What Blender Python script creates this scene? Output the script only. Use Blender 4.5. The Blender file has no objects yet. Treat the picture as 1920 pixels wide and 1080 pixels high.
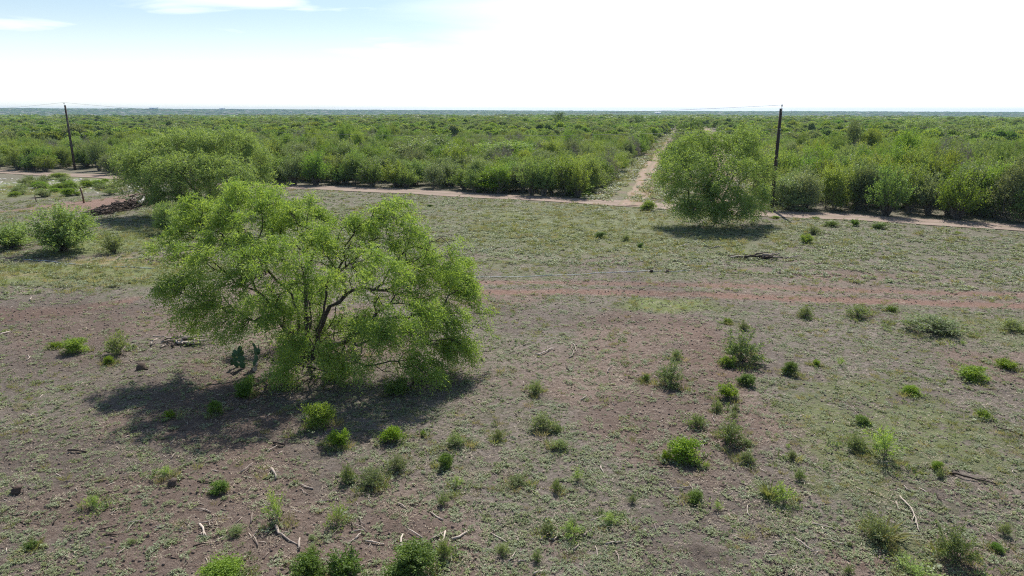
import bpy, math, random
import numpy as np
from mathutils import Vector, Matrix, Euler

# ------------------------------------------------------------------ camera, sky, sun, exposure
CAMH = 9.5
DENOISE = False
PITCH = math.radians(14.52)
F = 1280.0                       # focal length in pixels of a 1920 wide frame
scene = bpy.context.scene
COL = scene.collection
cd = bpy.data.cameras.new("camera"); cam = bpy.data.objects.new("camera", cd); COL.objects.link(cam)
cam.location = (0, 0, CAMH)
cam.rotation_euler = (Matrix.Rotation(math.pi/2 - PITCH, 3, 'X') @ Matrix.Rotation(math.radians(0.09), 3, 'Z')).to_euler()
cd.lens = 24.0; cd.sensor_width = 36.0; cd.clip_start = 0.1; cd.clip_end = 30000
scene.camera = cam
SUN_EL, SUN_AZ = math.radians(49), math.radians(9)      # azimuth from +Y towards +X

world = bpy.data.worlds.new("World"); scene.world = world; world.use_nodes = True
nt = world.node_tree; nt.nodes.clear()
def N(t, **k):
    n = nt.nodes.new(t)
    for a, b in k.items(): setattr(n, a, b)
    return n
def math_node(tree, op, a, b=None, c=None, clamp=False):
    n = tree.nodes.new('ShaderNodeMath'); n.operation = op; n.use_clamp = clamp
    for i, v in enumerate((a, b, c)):
        if v is None: continue
        if isinstance(v, (int, float)): n.inputs[i].default_value = v
        else: tree.links.new(v, n.inputs[i])
    return n.outputs[0]
sky = N('ShaderNodeTexSky', sky_type='NISHITA', sun_disc=False, sun_elevation=SUN_EL, sun_rotation=SUN_AZ,
        altitude=200, air_density=1.0, dust_density=.4, ozone_density=1.0)
tc = N('ShaderNodeTexCoord'); sep = N('ShaderNodeSeparateXYZ'); nt.links.new(tc.outputs['Generated'], sep.inputs[0])
X, Y, Z = sep.outputs
# a thin sheet of high cloud: veil on the right, open blue high on the left, a few wisps
mp = N('ShaderNodeMapping'); mp.inputs['Scale'].default_value = (1.3, 1.3, 7); nt.links.new(tc.outputs['Generated'], mp.inputs[0])
n1 = N('ShaderNodeTexNoise'); n1.inputs['Scale'].default_value = 1.6; n1.inputs['Detail'].default_value = 6; n1.inputs['Distortion'].default_value = .4
nt.links.new(mp.outputs[0], n1.inputs['Vector'])
mp2 = N('ShaderNodeMapping'); mp2.inputs['Scale'].default_value = (4, 4, 26); mp2.inputs['Location'].default_value = (3.1, .7, 0); nt.links.new(tc.outputs['Generated'], mp2.inputs[0])
n2 = N('ShaderNodeTexNoise'); n2.inputs['Scale'].default_value = 1.3; n2.inputs['Detail'].default_value = 7; n2.inputs['Distortion'].default_value = .6
nt.links.new(mp2.outputs[0], n2.inputs['Vector'])
# veil = clamp( 1.9*(x+0.42) - 4.2*(z-.03) + 1.2*(noise-.5) )
v = math_node(nt, 'MULTIPLY_ADD', X, 2.0, 1.02)
v = math_node(nt, 'MULTIPLY_ADD', Z, -4.6, v)
zen = N('ShaderNodeMapRange'); zen.interpolation_type = 'SMOOTHSTEP'; nt.links.new(Z, zen.inputs[0]); zen.inputs[1].default_value = .16; zen.inputs[2].default_value = .42; zen.inputs[4].default_value = -1.6
v = math_node(nt, 'ADD', v, zen.outputs[0])
v = math_node(nt, 'ADD', v, math_node(nt, 'MULTIPLY_ADD', n1.outputs[0], 1.5, -.75))
veil = N('ShaderNodeMapRange'); veil.interpolation_type = 'SMOOTHSTEP'; nt.links.new(v, veil.inputs[0])
veil.inputs[1].default_value = 0.05; veil.inputs[2].default_value = 1.0
wisp = N('ShaderNodeMapRange'); wisp.interpolation_type = 'SMOOTHSTEP'; nt.links.new(n2.outputs[0], wisp.inputs[0])
wisp.inputs[1].default_value = .47; wisp.inputs[2].default_value = .72; wisp.inputs[4].default_value = .55
cf = math_node(nt, 'MAXIMUM', veil.outputs[0], wisp.outputs[0])
low_ = N('ShaderNodeMapRange'); low_.interpolation_type = 'SMOOTHSTEP'; nt.links.new(Z, low_.inputs[0]); low_.inputs[1].default_value = 0; low_.inputs[2].default_value = .13; low_.inputs[3].default_value = .60; low_.inputs[4].default_value = .10
cf = math_node(nt, 'MAXIMUM', cf, low_.outputs[0])
front_ = N('ShaderNodeMapRange'); front_.interpolation_type = 'SMOOTHSTEP'; nt.links.new(Y, front_.inputs[0]); front_.inputs[1].default_value = -.1; front_.inputs[2].default_value = .6; front_.inputs[3].default_value = .12
cf = math_node(nt, 'MULTIPLY', cf, front_.outputs[0])
mix = N('ShaderNodeMix', data_type='RGBA'); nt.links.new(cf, mix.inputs[0])
clear = N('ShaderNodeMix', data_type='RGBA', blend_type='MULTIPLY'); clear.inputs[0].default_value = 1; clear.inputs[7].default_value = (1.22, 1.28, 1.30, 1); nt.links.new(sky.outputs[0], clear.inputs[6]); nt.links.new(clear.outputs[2], mix.inputs[6])
mix.inputs[7].default_value = (15.8, 16.3, 16.6, 1)
bg = N('ShaderNodeBackground'); bg.inputs[1].default_value = 0.07; nt.links.new(mix.outputs[2], bg.inputs[0])
wo = N('ShaderNodeOutputWorld'); nt.links.new(bg.outputs[0], wo.inputs[0])
world.cycles.sampling_method = 'MANUAL'; world.cycles.sample_map_resolution = 512

sl = bpy.data.lights.new("sun", 'SUN'); sl.energy = 5.0; sl.angle = math.radians(.6); sl.color = (1, .95, .87)
sun = bpy.data.objects.new("sun", sl); COL.objects.link(sun)
sd = Vector((math.sin(SUN_AZ)*math.cos(SUN_EL), math.cos(SUN_AZ)*math.cos(SUN_EL), math.sin(SUN_EL)))
sun.rotation_euler = sd.to_track_quat('Z', 'Y').to_euler(); sun.location = (0, 0, 60)
scene.view_settings.view_transform = 'Standard'; scene.view_settings.look = 'None'
scene.view_settings.exposure = 0.36; scene.view_settings.gamma = 1
cy = scene.cycles
cy.max_bounces = 6; cy.diffuse_bounces = 3; cy.glossy_bounces = 1; cy.transmission_bounces = 3; cy.volume_bounces = 0
cy.transparent_max_bounces = 4; cy.use_adaptive_sampling = True; cy.adaptive_threshold = 0.004; cy.filter_width = 1.1; cy.use_denoising = DENOISE
cy.caustics_reflective = False; cy.caustics_refractive = False

# ------------------------------------------------------------------ helpers
rng = np.random.default_rng(7)
random.seed(7)
cp, sp = math.cos(PITCH), math.sin(PITCH)
def ray(px, py):
    a = (px-960)/F; b = -(py-540)/F
    return np.array([a, cp + b*sp, -sp + b*cp])
def g(px, py, z=0.0):                # where the sight line of a photo pixel meets the ground
    r = ray(px, py); t = (z-CAMH)/r[2]
    return (r[0]*t, r[1]*t)
def at(px, py, yy):                  # the point of that sight line at distance yy
    r = ray(px, py); t = yy/r[1]
    return np.array([r[0]*t, yy, CAMH + r[2]*t])
def zc_of(y, z=0): return y*cp + (CAMH-z)*sp

def _h(ix, iy, s):
    n = (ix.astype(np.int64)*374761393 + iy.astype(np.int64)*668265263 + s*1442695041) & 0x7fffffff
    n = ((n ^ (n >> 13))*1274126177) & 0x7fffffff
    return ((n ^ (n >> 16)) & 0xffff)/65535.0
def vn(x, y, s=0):
    x = np.asarray(x, float); y = np.asarray(y, float)
    ix = np.floor(x); iy = np.floor(y); fx = x-ix; fy = y-iy
    fx = fx*fx*(3-2*fx); fy = fy*fy*(3-2*fy); ix = ix.astype(np.int64); iy = iy.astype(np.int64)
    a = _h(ix, iy, s); b = _h(ix+1, iy, s); c = _h(ix, iy+1, s); d = _h(ix+1, iy+1, s)
    return a + (b-a)*fx + (c-a)*fy + (a-b-c+d)*fx*fy
def fbm(x, y, s=0, o=4):
    t = 0; a = .5; tot = 0
    for k in range(o):
        t = t + a*vn(x*2**k, y*2**k, s+k*17); tot += a; a *= .5
    return t/tot
def sst(a, b, x):
    t = np.clip((x-a)/(b-a), 0, 1); return t*t*(3-2*t)

# main road: a dirt road that crosses the whole view
RP = [(-700, 300), (0, 324), (210, 333), (530, 351), (640, 355), (780, 361), (900, 367), (1060, 375), (1200, 383), (1420, 402), (1560, 406), (1700, 414), (1920, 426), (2300, 450)]
RW = np.array([g(*p) for p in RP])
def road_y(x): return np.interp(x, RW[:, 0], RW[:, 1])
# cleared strip that leads away between the brush on both sides
def clear_l(y): return np.interp(y, [60, 77, 100, 240, 430, 700], [5, 8.5, 15, 51, 99, 166])
def clear_r(y): return np.interp(y, [60, 66, 150, 232, 412, 470, 700], [24, 25.5, 49, 72, 118, 124, 167])

def height(x, y):
    x = np.asarray(x, float); y = np.asarray(y, float)
    r = np.hypot(x, y)
    h = .22*(fbm(x/14, y/14, 3, 2)-.5)
    near = 1 - sst(34, 75, r)
    h = h + near*(.10*(fbm(x/1.3, y/1.3, 11, 3)-.5) + .035*(vn(x/.23, y/.23, 5)-.5))
    far = sst(140, 500, r)
    h = h + far*2.6*(fbm(x/210, y/210, 21, 3)-.5)
    az = x/np.maximum(r, 1)
    cen = np.exp(-((az-.12)/.22)**2); h = h - (17-10*cen)*sst(950, 1900, r) + sst(2900, 5000, r)*(30-13*cen - 9*np.clip(az, -.6, .6) + 5*(fbm(x/900, y/900, 31, 3)-.5))
    # low mound of turned soil bottom right, shallow ruts of the field track
    return h

# --- mesh makers
def mesh_from(name, V, quads=None, tris=None, mat=None, attr=None, smooth=False):
    me = bpy.data.meshes.new(name)
    V = np.ascontiguousarray(V, np.float32)
    nq = 0 if quads is None else len(quads); ntr = 0 if tris is None else len(tris)
    me.vertices.add(len(V)); me.vertices.foreach_set('co', V.ravel())
    loops = []
    if nq: loops.append(np.asarray(quads, np.int32).ravel())
    if ntr: loops.append(np.asarray(tris, np.int32).ravel())
    L = np.concatenate(loops) if loops else np.zeros(0, np.int32)
    me.loops.add(len(L)); me.loops.foreach_set('vertex_index', L)
    st = np.concatenate([np.arange(nq)*4, nq*4 + np.arange(ntr)*3]).astype(np.int32)
    me.polygons.add(nq+ntr); me.polygons.foreach_set('loop_start', st)
    me.update(calc_edges=True)
    if smooth: me.polygons.foreach_set('use_smooth', np.ones(nq+ntr, bool))
    if attr:
        for k, (dom, arr) in attr.items():
            a = me.attributes.new(k, 'FLOAT', dom); a.data.foreach_set('value', np.asarray(arr, np.float32))
    if mat: me.materials.append(mat)
    return me
def norm(v): return v/np.maximum(np.linalg.norm(v, axis=-1, keepdims=True), 1e-9)
def leaf_arrays(P, D, L, W, roll=None, r=None, up=False):
    r = r or rng
    n = len(P); D = norm(D)
    ref = norm(r.normal(size=(n, 3))*(.35 if up else 1)+np.array([0, 0, 1.])*(1 if up else 0))
    S = norm(np.cross(D, ref)); L = np.broadcast_to(L, n)[:, None]; W = np.broadcast_to(W, n)[:, None]
    V = np.stack([P, P+D*L*.45+S*W*.5, P+D*L, P+D*L*.45-S*W*.5], 1).reshape(-1, 3)
    return V, np.arange(n*4).reshape(n, 4)
def tubes(nodes, parent, rad, dirs, sides):
    # nodes joined to their parents by tapering tubes
    n = len(nodes)
    ref = np.array([.31, .52, .79])
    def ring(P, D, R):
        u = norm(np.cross(D, ref)); w = np.cross(D, u)
        a = np.arange(sides)*2*math.pi/sides
        return P[:, None] + R[:, None, None]*(np.cos(a)[None, :, None]*u[:, None] + np.sin(a)[None, :, None]*w[:, None])
    ends = ring(nodes, dirs, rad).reshape(-1, 3)
    idx = np.where(parent >= 0)[0]; par = parent[idx]
    big = {}
    for i, p in zip(idx, par):
        if p not in big or rad[i] > rad[big[p]]: big[p] = i
    ismain = np.array([big[p] == i for i, p in zip(idx, par)])
    oth = idx[~ismain]
    st = ring(nodes[parent[oth]], dirs[oth], np.minimum(rad[oth]*1.15, rad[parent[oth]])).reshape(-1, 3)
    V = np.concatenate([ends, st])
    start = np.zeros(n, int); start[idx[ismain]] = par[ismain]*sides; start[oth] = n*sides + np.arange(len(oth))*sides
    k = np.arange(sides); k2 = (k+1) % sides
    s = start[idx][:, None]; e = (idx*sides)[:, None]
    Q = np.stack([s+k, s+k2, e+k2, e+k], -1).reshape(-1, 4)
    return V, Q
def polytube(pts, rads, sides=6, cap=True):
    pts = np.array(pts, float); rads = np.array(rads, float)
    d = np.gradient(pts, axis=0); d = norm(d)
    ref = np.array([.31, .52, .79])
    u = norm(np.cross(d, ref)); w = np.cross(d, u)
    a = np.arange(sides)*2*math.pi/sides
    V = (pts[:, None] + rads[:, None, None]*(np.cos(a)[None, :, None]*u[:, None]+np.sin(a)[None, :, None]*w[:, None])).reshape(-1, 3)
    Q = []
    for i in range(len(pts)-1):
        for k in range(sides):
            k2 = (k+1) % sides; Q.append((i*sides+k, i*sides+k2, (i+1)*sides+k2, (i+1)*sides+k))
    T = []
    if cap:
        V = np.vstack([V, pts[:1], pts[-1:]]); c0 = len(V)-2; c1 = len(V)-1; b = (len(pts)-1)*sides
        for k in range(sides):
            k2 = (k+1) % sides; T.append((c0, k2, k)); T.append((c1, b+k, b+k2))
    return V, np.array(Q), np.array(T) if T else np.zeros((0, 3), int)
class Acc:
    def __init__(s): s.V = []; s.Q = []; s.T = []; s.n = 0
    def add(s, V, Q=None, T=None):
        s.V.append(np.asarray(V, float))
        if Q is not None and len(Q): s.Q.append(np.asarray(Q)+s.n)
        if T is not None and len(T): s.T.append(np.asarray(T)+s.n)
        s.n += len(V)
    def mesh(s, name, mat, smooth=True, attr=None):
        return mesh_from(name, np.vstack(s.V), np.vstack(s.Q) if s.Q else None, np.vstack(s.T) if s.T else None, mat, attr, smooth)

# --- things
def tag(o, label=None, cat=None, group=None, kind=None):
    if label: o['label'] = label
    if cat: o['category'] = cat
    if group: o['group'] = group
    if kind: o['kind'] = kind
    return o
def obj(name, me, parent=None, loc=None, link=True):
    o = bpy.data.objects.new(name, me)
    if link: COL.objects.link(o)
    if parent is not None: o.parent = parent
    if loc is not None: o.location = loc
    return o
def empty(name, loc=(0, 0, 0), link=True):
    o = bpy.data.objects.new(name, None); o.empty_display_size = .3; o.location = loc
    if link: COL.objects.link(o)
    return o
def place(proto, loc, rz=0, sc=(1, 1, 1), label=None, cat=None, group=None, tilt=(0, 0)):
    name, parts = proto
    r = empty(name, loc); r.rotation_euler = (tilt[0], tilt[1], rz); r.scale = sc
    for pn, me in parts: obj(pn, me, r)
    return tag(r, label, cat, group)

# ------------------------------------------------------------------ materials
def mat(name):
    m = bpy.data.materials.new(name); m.use_nodes = True
    t = m.node_tree; t.nodes.clear(); return m, t
def leaf_mat(name, ca, cb, cc=None, trans=.45, var=1.0, rough=.55):
    m, t = mat(name); L = t.links.new
    at_ = t.nodes.new('ShaderNodeAttribute'); at_.attribute_name = 'tint'
    oi = t.nodes.new('ShaderNodeObjectInfo')
    mx = t.nodes.new('ShaderNodeMix'); mx.data_type = 'RGBA'; L(at_.outputs['Fac'], mx.inputs[0])
    mx.inputs[6].default_value = (*ca, 1); mx.inputs[7].default_value = (*cb, 1)
    out = mx.outputs[2]
    if cc:
        m2 = t.nodes.new('ShaderNodeMix'); m2.data_type = 'RGBA'
        f = math_node(t, 'POWER', oi.outputs['Random'], 1.6); L(f, m2.inputs[0]); L(out, m2.inputs[6]); m2.inputs[7].default_value = (*cc, 1)
        out = m2.outputs[2]
    hs = t.nodes.new('ShaderNodeHueSaturation'); L(out, hs.inputs['Color'])
    w = t.nodes.new('ShaderNodeTexWhiteNoise'); w.noise_dimensions = '1D'; L(oi.outputs['Random'], w.inputs['W'])
    L(math_node(t, 'MULTIPLY_ADD', w.outputs[0], .045*var, .5-.022*var), hs.inputs['Hue'])
    w2 = t.nodes.new('ShaderNodeTexWhiteNoise'); w2.noise_dimensions = '1D'; L(math_node(t, 'ADD', oi.outputs['Random'], 3.3), w2.inputs['W'])
    L(math_node(t, 'MULTIPLY_ADD', w2.outputs[0], .7*var, 1-.35*var), hs.inputs['Value'])
    w3 = t.nodes.new('ShaderNodeTexWhiteNoise'); w3.noise_dimensions = '1D'; L(math_node(t, 'ADD', oi.outputs['Random'], 7.7), w3.inputs['W'])
    L(math_node(t, 'MULTIPLY_ADD', w3.outputs[0], .4*var, 1-.25*var), hs.inputs['Saturation'])
    d = t.nodes.new('ShaderNodeBsdfPrincipled'); L(hs.outputs[0], d.inputs['Base Color']); d.inputs['Roughness'].default_value = rough
    d.inputs['Specular IOR Level'].default_value = .22
    tr = t.nodes.new('ShaderNodeBsdfTranslucent')
    h2 = t.nodes.new('ShaderNodeMix'); h2.data_type = 'RGBA'; h2.blend_type = 'MULTIPLY'; h2.inputs[0].default_value = 1; L(hs.outputs[0], h2.inputs[6]); h2.inputs[7].default_value = (1.35, 1.3, .6, 1)
    L(h2.outputs[2], tr.inputs[0])
    s = t.nodes.new('ShaderNodeMixShader'); s.inputs[0].default_value = trans; L(d.outputs[0], s.inputs[1]); L(tr.outputs[0], s.inputs[2])
    o = t.nodes.new('ShaderNodeOutputMaterial'); L(s.outputs[0], o.inputs[0])
    return m
def solid_mat(name, ca, cb, scale=8, rough=.85, stretch=(1, 1, 1), bump=.3, rnd=False, spec=.3):
    m, t = mat(name); L = t.links.new
    c = t.nodes.new('ShaderNodeTexCoord'); mp = t.nodes.new('ShaderNodeMapping'); mp.inputs['Scale'].default_value = stretch; L(c.outputs['Object'], mp.inputs[0])
    n = t.nodes.new('ShaderNodeTexNoise'); n.inputs['Scale'].default_value = scale; n.inputs['Detail'].default_value = 6; n.inputs['Roughness'].default_value = .65; L(mp.outputs[0], n.inputs['Vector'])
    r = t.nodes.new('ShaderNodeMapRange'); L(n.outputs[0], r.inputs[0]); r.inputs[1].default_value = .35; r.inputs[2].default_value = .65
    f = r.outputs[0]
    if rnd:
        oi = t.nodes.new('ShaderNodeObjectInfo'); f = math_node(t, 'MULTIPLY_ADD', oi.outputs['Random'], .7, math_node(t, 'MULTIPLY', f, .4), clamp=True)
    mx = t.nodes.new('ShaderNodeMix'); mx.data_type = 'RGBA'; L(f, mx.inputs[0]); mx.inputs[6].default_value = (*ca, 1); mx.inputs[7].default_value = (*cb, 1)
    d = t.nodes.new('ShaderNodeBsdfPrincipled'); L(mx.outputs[2], d.inputs['Base Color']); d.inputs['Roughness'].default_value = rough; d.inputs['Specular IOR Level'].default_value = spec
    b = t.nodes.new('ShaderNodeBump'); b.inputs['Strength'].default_value = bump; b.inputs['Distance'].default_value = .02; L(n.outputs[0], b.inputs['Height']); L(b.outputs[0], d.inputs['Normal'])
    o = t.nodes.new('ShaderNodeOutputMaterial'); L(d.outputs[0], o.inputs[0])
    return m
M_MESQ = leaf_mat('mesquite_leaf', (.13, .24, .06), (.38, .50, .15), trans=.45, var=.15, rough=.6)
M_MESQ2 = leaf_mat('dull_mesquite_leaf', (.165, .265, .09), (.33, .44, .15), trans=.42, var=.2, rough=.55)
M_BRUSH = leaf_mat('brush_leaf', (.11, .20, .055), (.225, .335, .08), cc=(.25, .31, .075), trans=.42, var=.55)
M_BRUSHG = leaf_mat('grey_brush_leaf', (.15, .22, .09), (.24, .31, .14), cc=(.22, .26, .14), trans=.35, var=.5)
M_FAR = leaf_mat('far_brush_leaf', (.11, .195, .065), (.215, .31, .095), cc=(.22, .28, .085), trans=.42, var=.65)
M_BRIGHT = leaf_mat('bright_shrub_leaf', (.13, .23, .03), (.27, .38, .05), trans=.45, var=.35)
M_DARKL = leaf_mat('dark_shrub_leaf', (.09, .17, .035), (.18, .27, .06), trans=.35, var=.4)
M_WISP = leaf_mat('wispy_leaf', (.15, .21, .09), (.26, .32, .14), trans=.4, var=.5)
M_GREY = leaf_mat('grey_weed_leaf', (.18, .22, .125), (.34, .38, .25), cc=(.25, .29, .13), trans=.25, var=.4)
M_GRASS = leaf_mat('grass_blade', (.16, .20, .07), (.28, .30, .13), cc=(.36, .31, .20), trans=.35, var=.6)
M_BARK = solid_mat('dark_bark', (.035, .028, .024), (.12, .10, .085), 14, stretch=(1, 1, .25), bump=.6)
M_TWIG = solid_mat('grey_twig', (.12, .10, .09), (.27, .24, .21), 10, stretch=(1, 1, .3), rnd=True)
M_DEAD = solid_mat('bleached_dead_wood', (.20, .155, .13), (.56, .48, .41), 9, stretch=(1, .2, 1), rnd=True)
M_DKWOOD = solid_mat('charred_dark_wood', (.025, .018, .015), (.11, .08, .065), 9, rnd=True)
M_POLE = solid_mat('creosoted_pole_wood', (.03, .022, .018), (.085, .06, .048), 5, stretch=(6, 6, .4))
M_POST = solid_mat('weathered_post_wood', (.10, .06, .045), (.22, .14, .10), 9, stretch=(5, 5, .5))
M_PORC = solid_mat('grey_porcelain', (.25, .25, .26), (.4, .4, .42), 4, rough=.3, bump=0)
M_STEEL = solid_mat('galvanised_steel', (.3, .3, .31), (.45, .45, .46), 4, rough=.45, bump=0)
M_WIRE = solid_mat('weathered_wire', (.16, .16, .17), (.25, .25, .26), 4, rough=.5, bump=0)
M_PIPE = solid_mat('pale_blue_plastic', (.27, .33, .42), (.40, .46, .54), 3, rough=.45, bump=0)
M_ROCK = solid_mat('pale_caliche', (.35, .33, .30), (.62, .60, .56), 12, rnd=True)
M_CLOD = solid_mat('soil_clod', (.11, .075, .06), (.24, .18, .15), 20, rnd=True)
M_CACT = solid_mat('cactus_skin', (.035, .09, .045), (.07, .15, .075), 12, rough=.5, bump=.15)
M_WHITE = solid_mat('white_painted_metal', (.62, .63, .64), (.78, .78, .78), 1, rough=.5, bump=0)
M_ROOF = solid_mat('grey_sheet_roof', (.5, .5, .52), (.62, .62, .63), 1, rough=.4, bump=0)
M_DARKM = solid_mat('dark_opening', (.03, .03, .035), (.06, .06, .06), 1, rough=.6, bump=0)

# ------------------------------------------------------------------ ground masks (patches of soil, grass and tracks, and plain darker areas)
def patch(x, y, px, py, rx, ry, soft=.5, wob=.35, seed=0):
    cx, cyy = g(px, py); zc = zc_of(cyy); ax = rx*zc/F
    ay = abs(g(px, py-ry)[1]-g(px, py+ry)[1])/2
    k = np.hypot((x-cx)/ax, (y-cyy)/ay) + wob*2*(fbm(x/2.3, y/2.3, 90+seed, 3)-.5)
    return 1 - sst(1-soft, 1+soft*.6, k)
def band(x, y, pts, w_m, seed=0, wob=.4):
    P = np.array([g(*p) for p in pts]); o = np.argsort(P[:, 0]); P = P[o]
    yy = np.interp(x, P[:, 0], P[:, 1]); ins = (x > P[0, 0]) & (x < P[-1, 0])
    k = np.abs(y-yy)/w_m + wob*2*(fbm(x/3, y/3, 60+seed, 3)-.5)
    return np.where(ins, 1-sst(.6, 1.3, k), 0)
def masks(x, y):
    bare = .9*band(x, y, [(880, 528), (1000, 527), (1200, 530), (1400, 533), (1700, 545), (2000, 552)], .5, 1, .28)
    bare = np.maximum(bare, band(x, y, [(860, 546), (1000, 545), (1200, 546), (1400, 552), (1700, 564), (2000, 575)], .6, 2, .28))
    bare = np.maximum(bare, .3*band(x, y, [(1330, 540), (1500, 542), (1650, 548), (2000, 560)], 2.0, 3, .8))
    bare = np.maximum(bare, .5*patch(x, y, 1580, 515, 120, 12, seed=4))
    bare = np.maximum(bare, .9*patch(x, y, 190, 384, 110, 12, .4, .3, 5))
    bare = np.maximum(bare, patch(x, y, 1290, 340, 60, 22, .5, .3, 6))
    bare = np.maximum(bare, .9*band(x, y, [(-60, 405), (0, 398), (60, 390), (150, 380), (230, 370), (330, 358), (420, 350)], 1.6, 7, .35))
    bare = np.maximum(bare, .75*band(x, y, [(-100, 590), (0, 598), (120, 585), (260, 560)], 1.0, 8, .9))
    bare = np.maximum(bare, .25*patch(x, y, 1050, 700, 230, 60, .8, .7, 9))
    bare = np.maximum(bare, .6*patch(x, y, 1330, 650, 60, 120, .8, .8, 10))
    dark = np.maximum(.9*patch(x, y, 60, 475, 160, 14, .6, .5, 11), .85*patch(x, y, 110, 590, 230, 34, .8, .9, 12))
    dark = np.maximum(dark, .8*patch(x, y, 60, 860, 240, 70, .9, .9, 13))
    dark = np.maximum(dark, .6*patch(x, y, 200, 900, 480, 200, .9, .9, 30)); dark = np.maximum(dark, .75*patch(x, y, 130, 640, 300, 60, .8, 1.1, 31)); dark = np.maximum(dark, .8*patch(x, y, 420, 740, 300, 90, .7, .8, 32))  # last patch: darker ground left of and in front of the largest tree
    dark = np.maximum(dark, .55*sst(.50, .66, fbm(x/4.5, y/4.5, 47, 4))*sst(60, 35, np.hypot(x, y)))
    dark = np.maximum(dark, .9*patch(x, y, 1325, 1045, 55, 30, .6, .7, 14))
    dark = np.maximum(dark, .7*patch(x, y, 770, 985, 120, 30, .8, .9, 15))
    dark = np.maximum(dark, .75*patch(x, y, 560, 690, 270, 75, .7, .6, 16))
    dark = np.maximum(dark, .8*patch(x, y, 1340, 415, 110, 14, .6, .4, 17))  # darker ground round the foot of the lone dense tree
    green = patch(x, y, 1265, 572, 100, 16, .6, .5, 18)
    green = np.maximum(green, .95*patch(x, y, 160, 512, 300, 24, .6, .5, 19))
    green = np.maximum(green, .9*patch(x, y, 230, 448, 110, 30, .6, .5, 20))
    green = np.maximum(green, .8*patch(x, y, 90, 350, 170, 22, .6, .5, 21))
    green = np.maximum(green, .7*patch(x, y, 1640, 800, 200, 90, .9, .9, 22))
    green = np.maximum(green, .6*patch(x, y, 1750, 1040, 130, 60, .9, .9, 23))
    green = np.maximum(green, .55*patch(x, y, 1120, 425, 330, 50, .9, .8, 24))
    green = np.maximum(green, .5*patch(x, y, 1850, 620, 130, 40, .9, .8, 25))
    green = np.maximum(green, .5*patch(x, y, 1180, 350, 45, 18, .9, .8, 26))
    dry = np.maximum(.9*patch(x, y, 250, 490, 120, 14, .6, .6, 27), .55*patch(x, y, 60, 515, 120, 10, .6, .6, 28))
    r = np.hypot(x, y)
    bare = np.maximum(bare, .45*((x > clear_l(y)) & (x < clear_r(y)) & (y > road_y(x)-1))*sst(.35, .6, fbm(x/4, y/9, 46, 3)))
    bare = np.maximum(bare, .8*sst(.5, .62, fbm(x/5, y/5, 44, 4))*(y < road_y(x)-3)*sst(60, 30, r)*.5)
    return np.clip(bare, 0, 1), np.clip(dark, 0, 1), np.clip(green, 0, 1), np.clip(dry, 0, 1)

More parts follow.
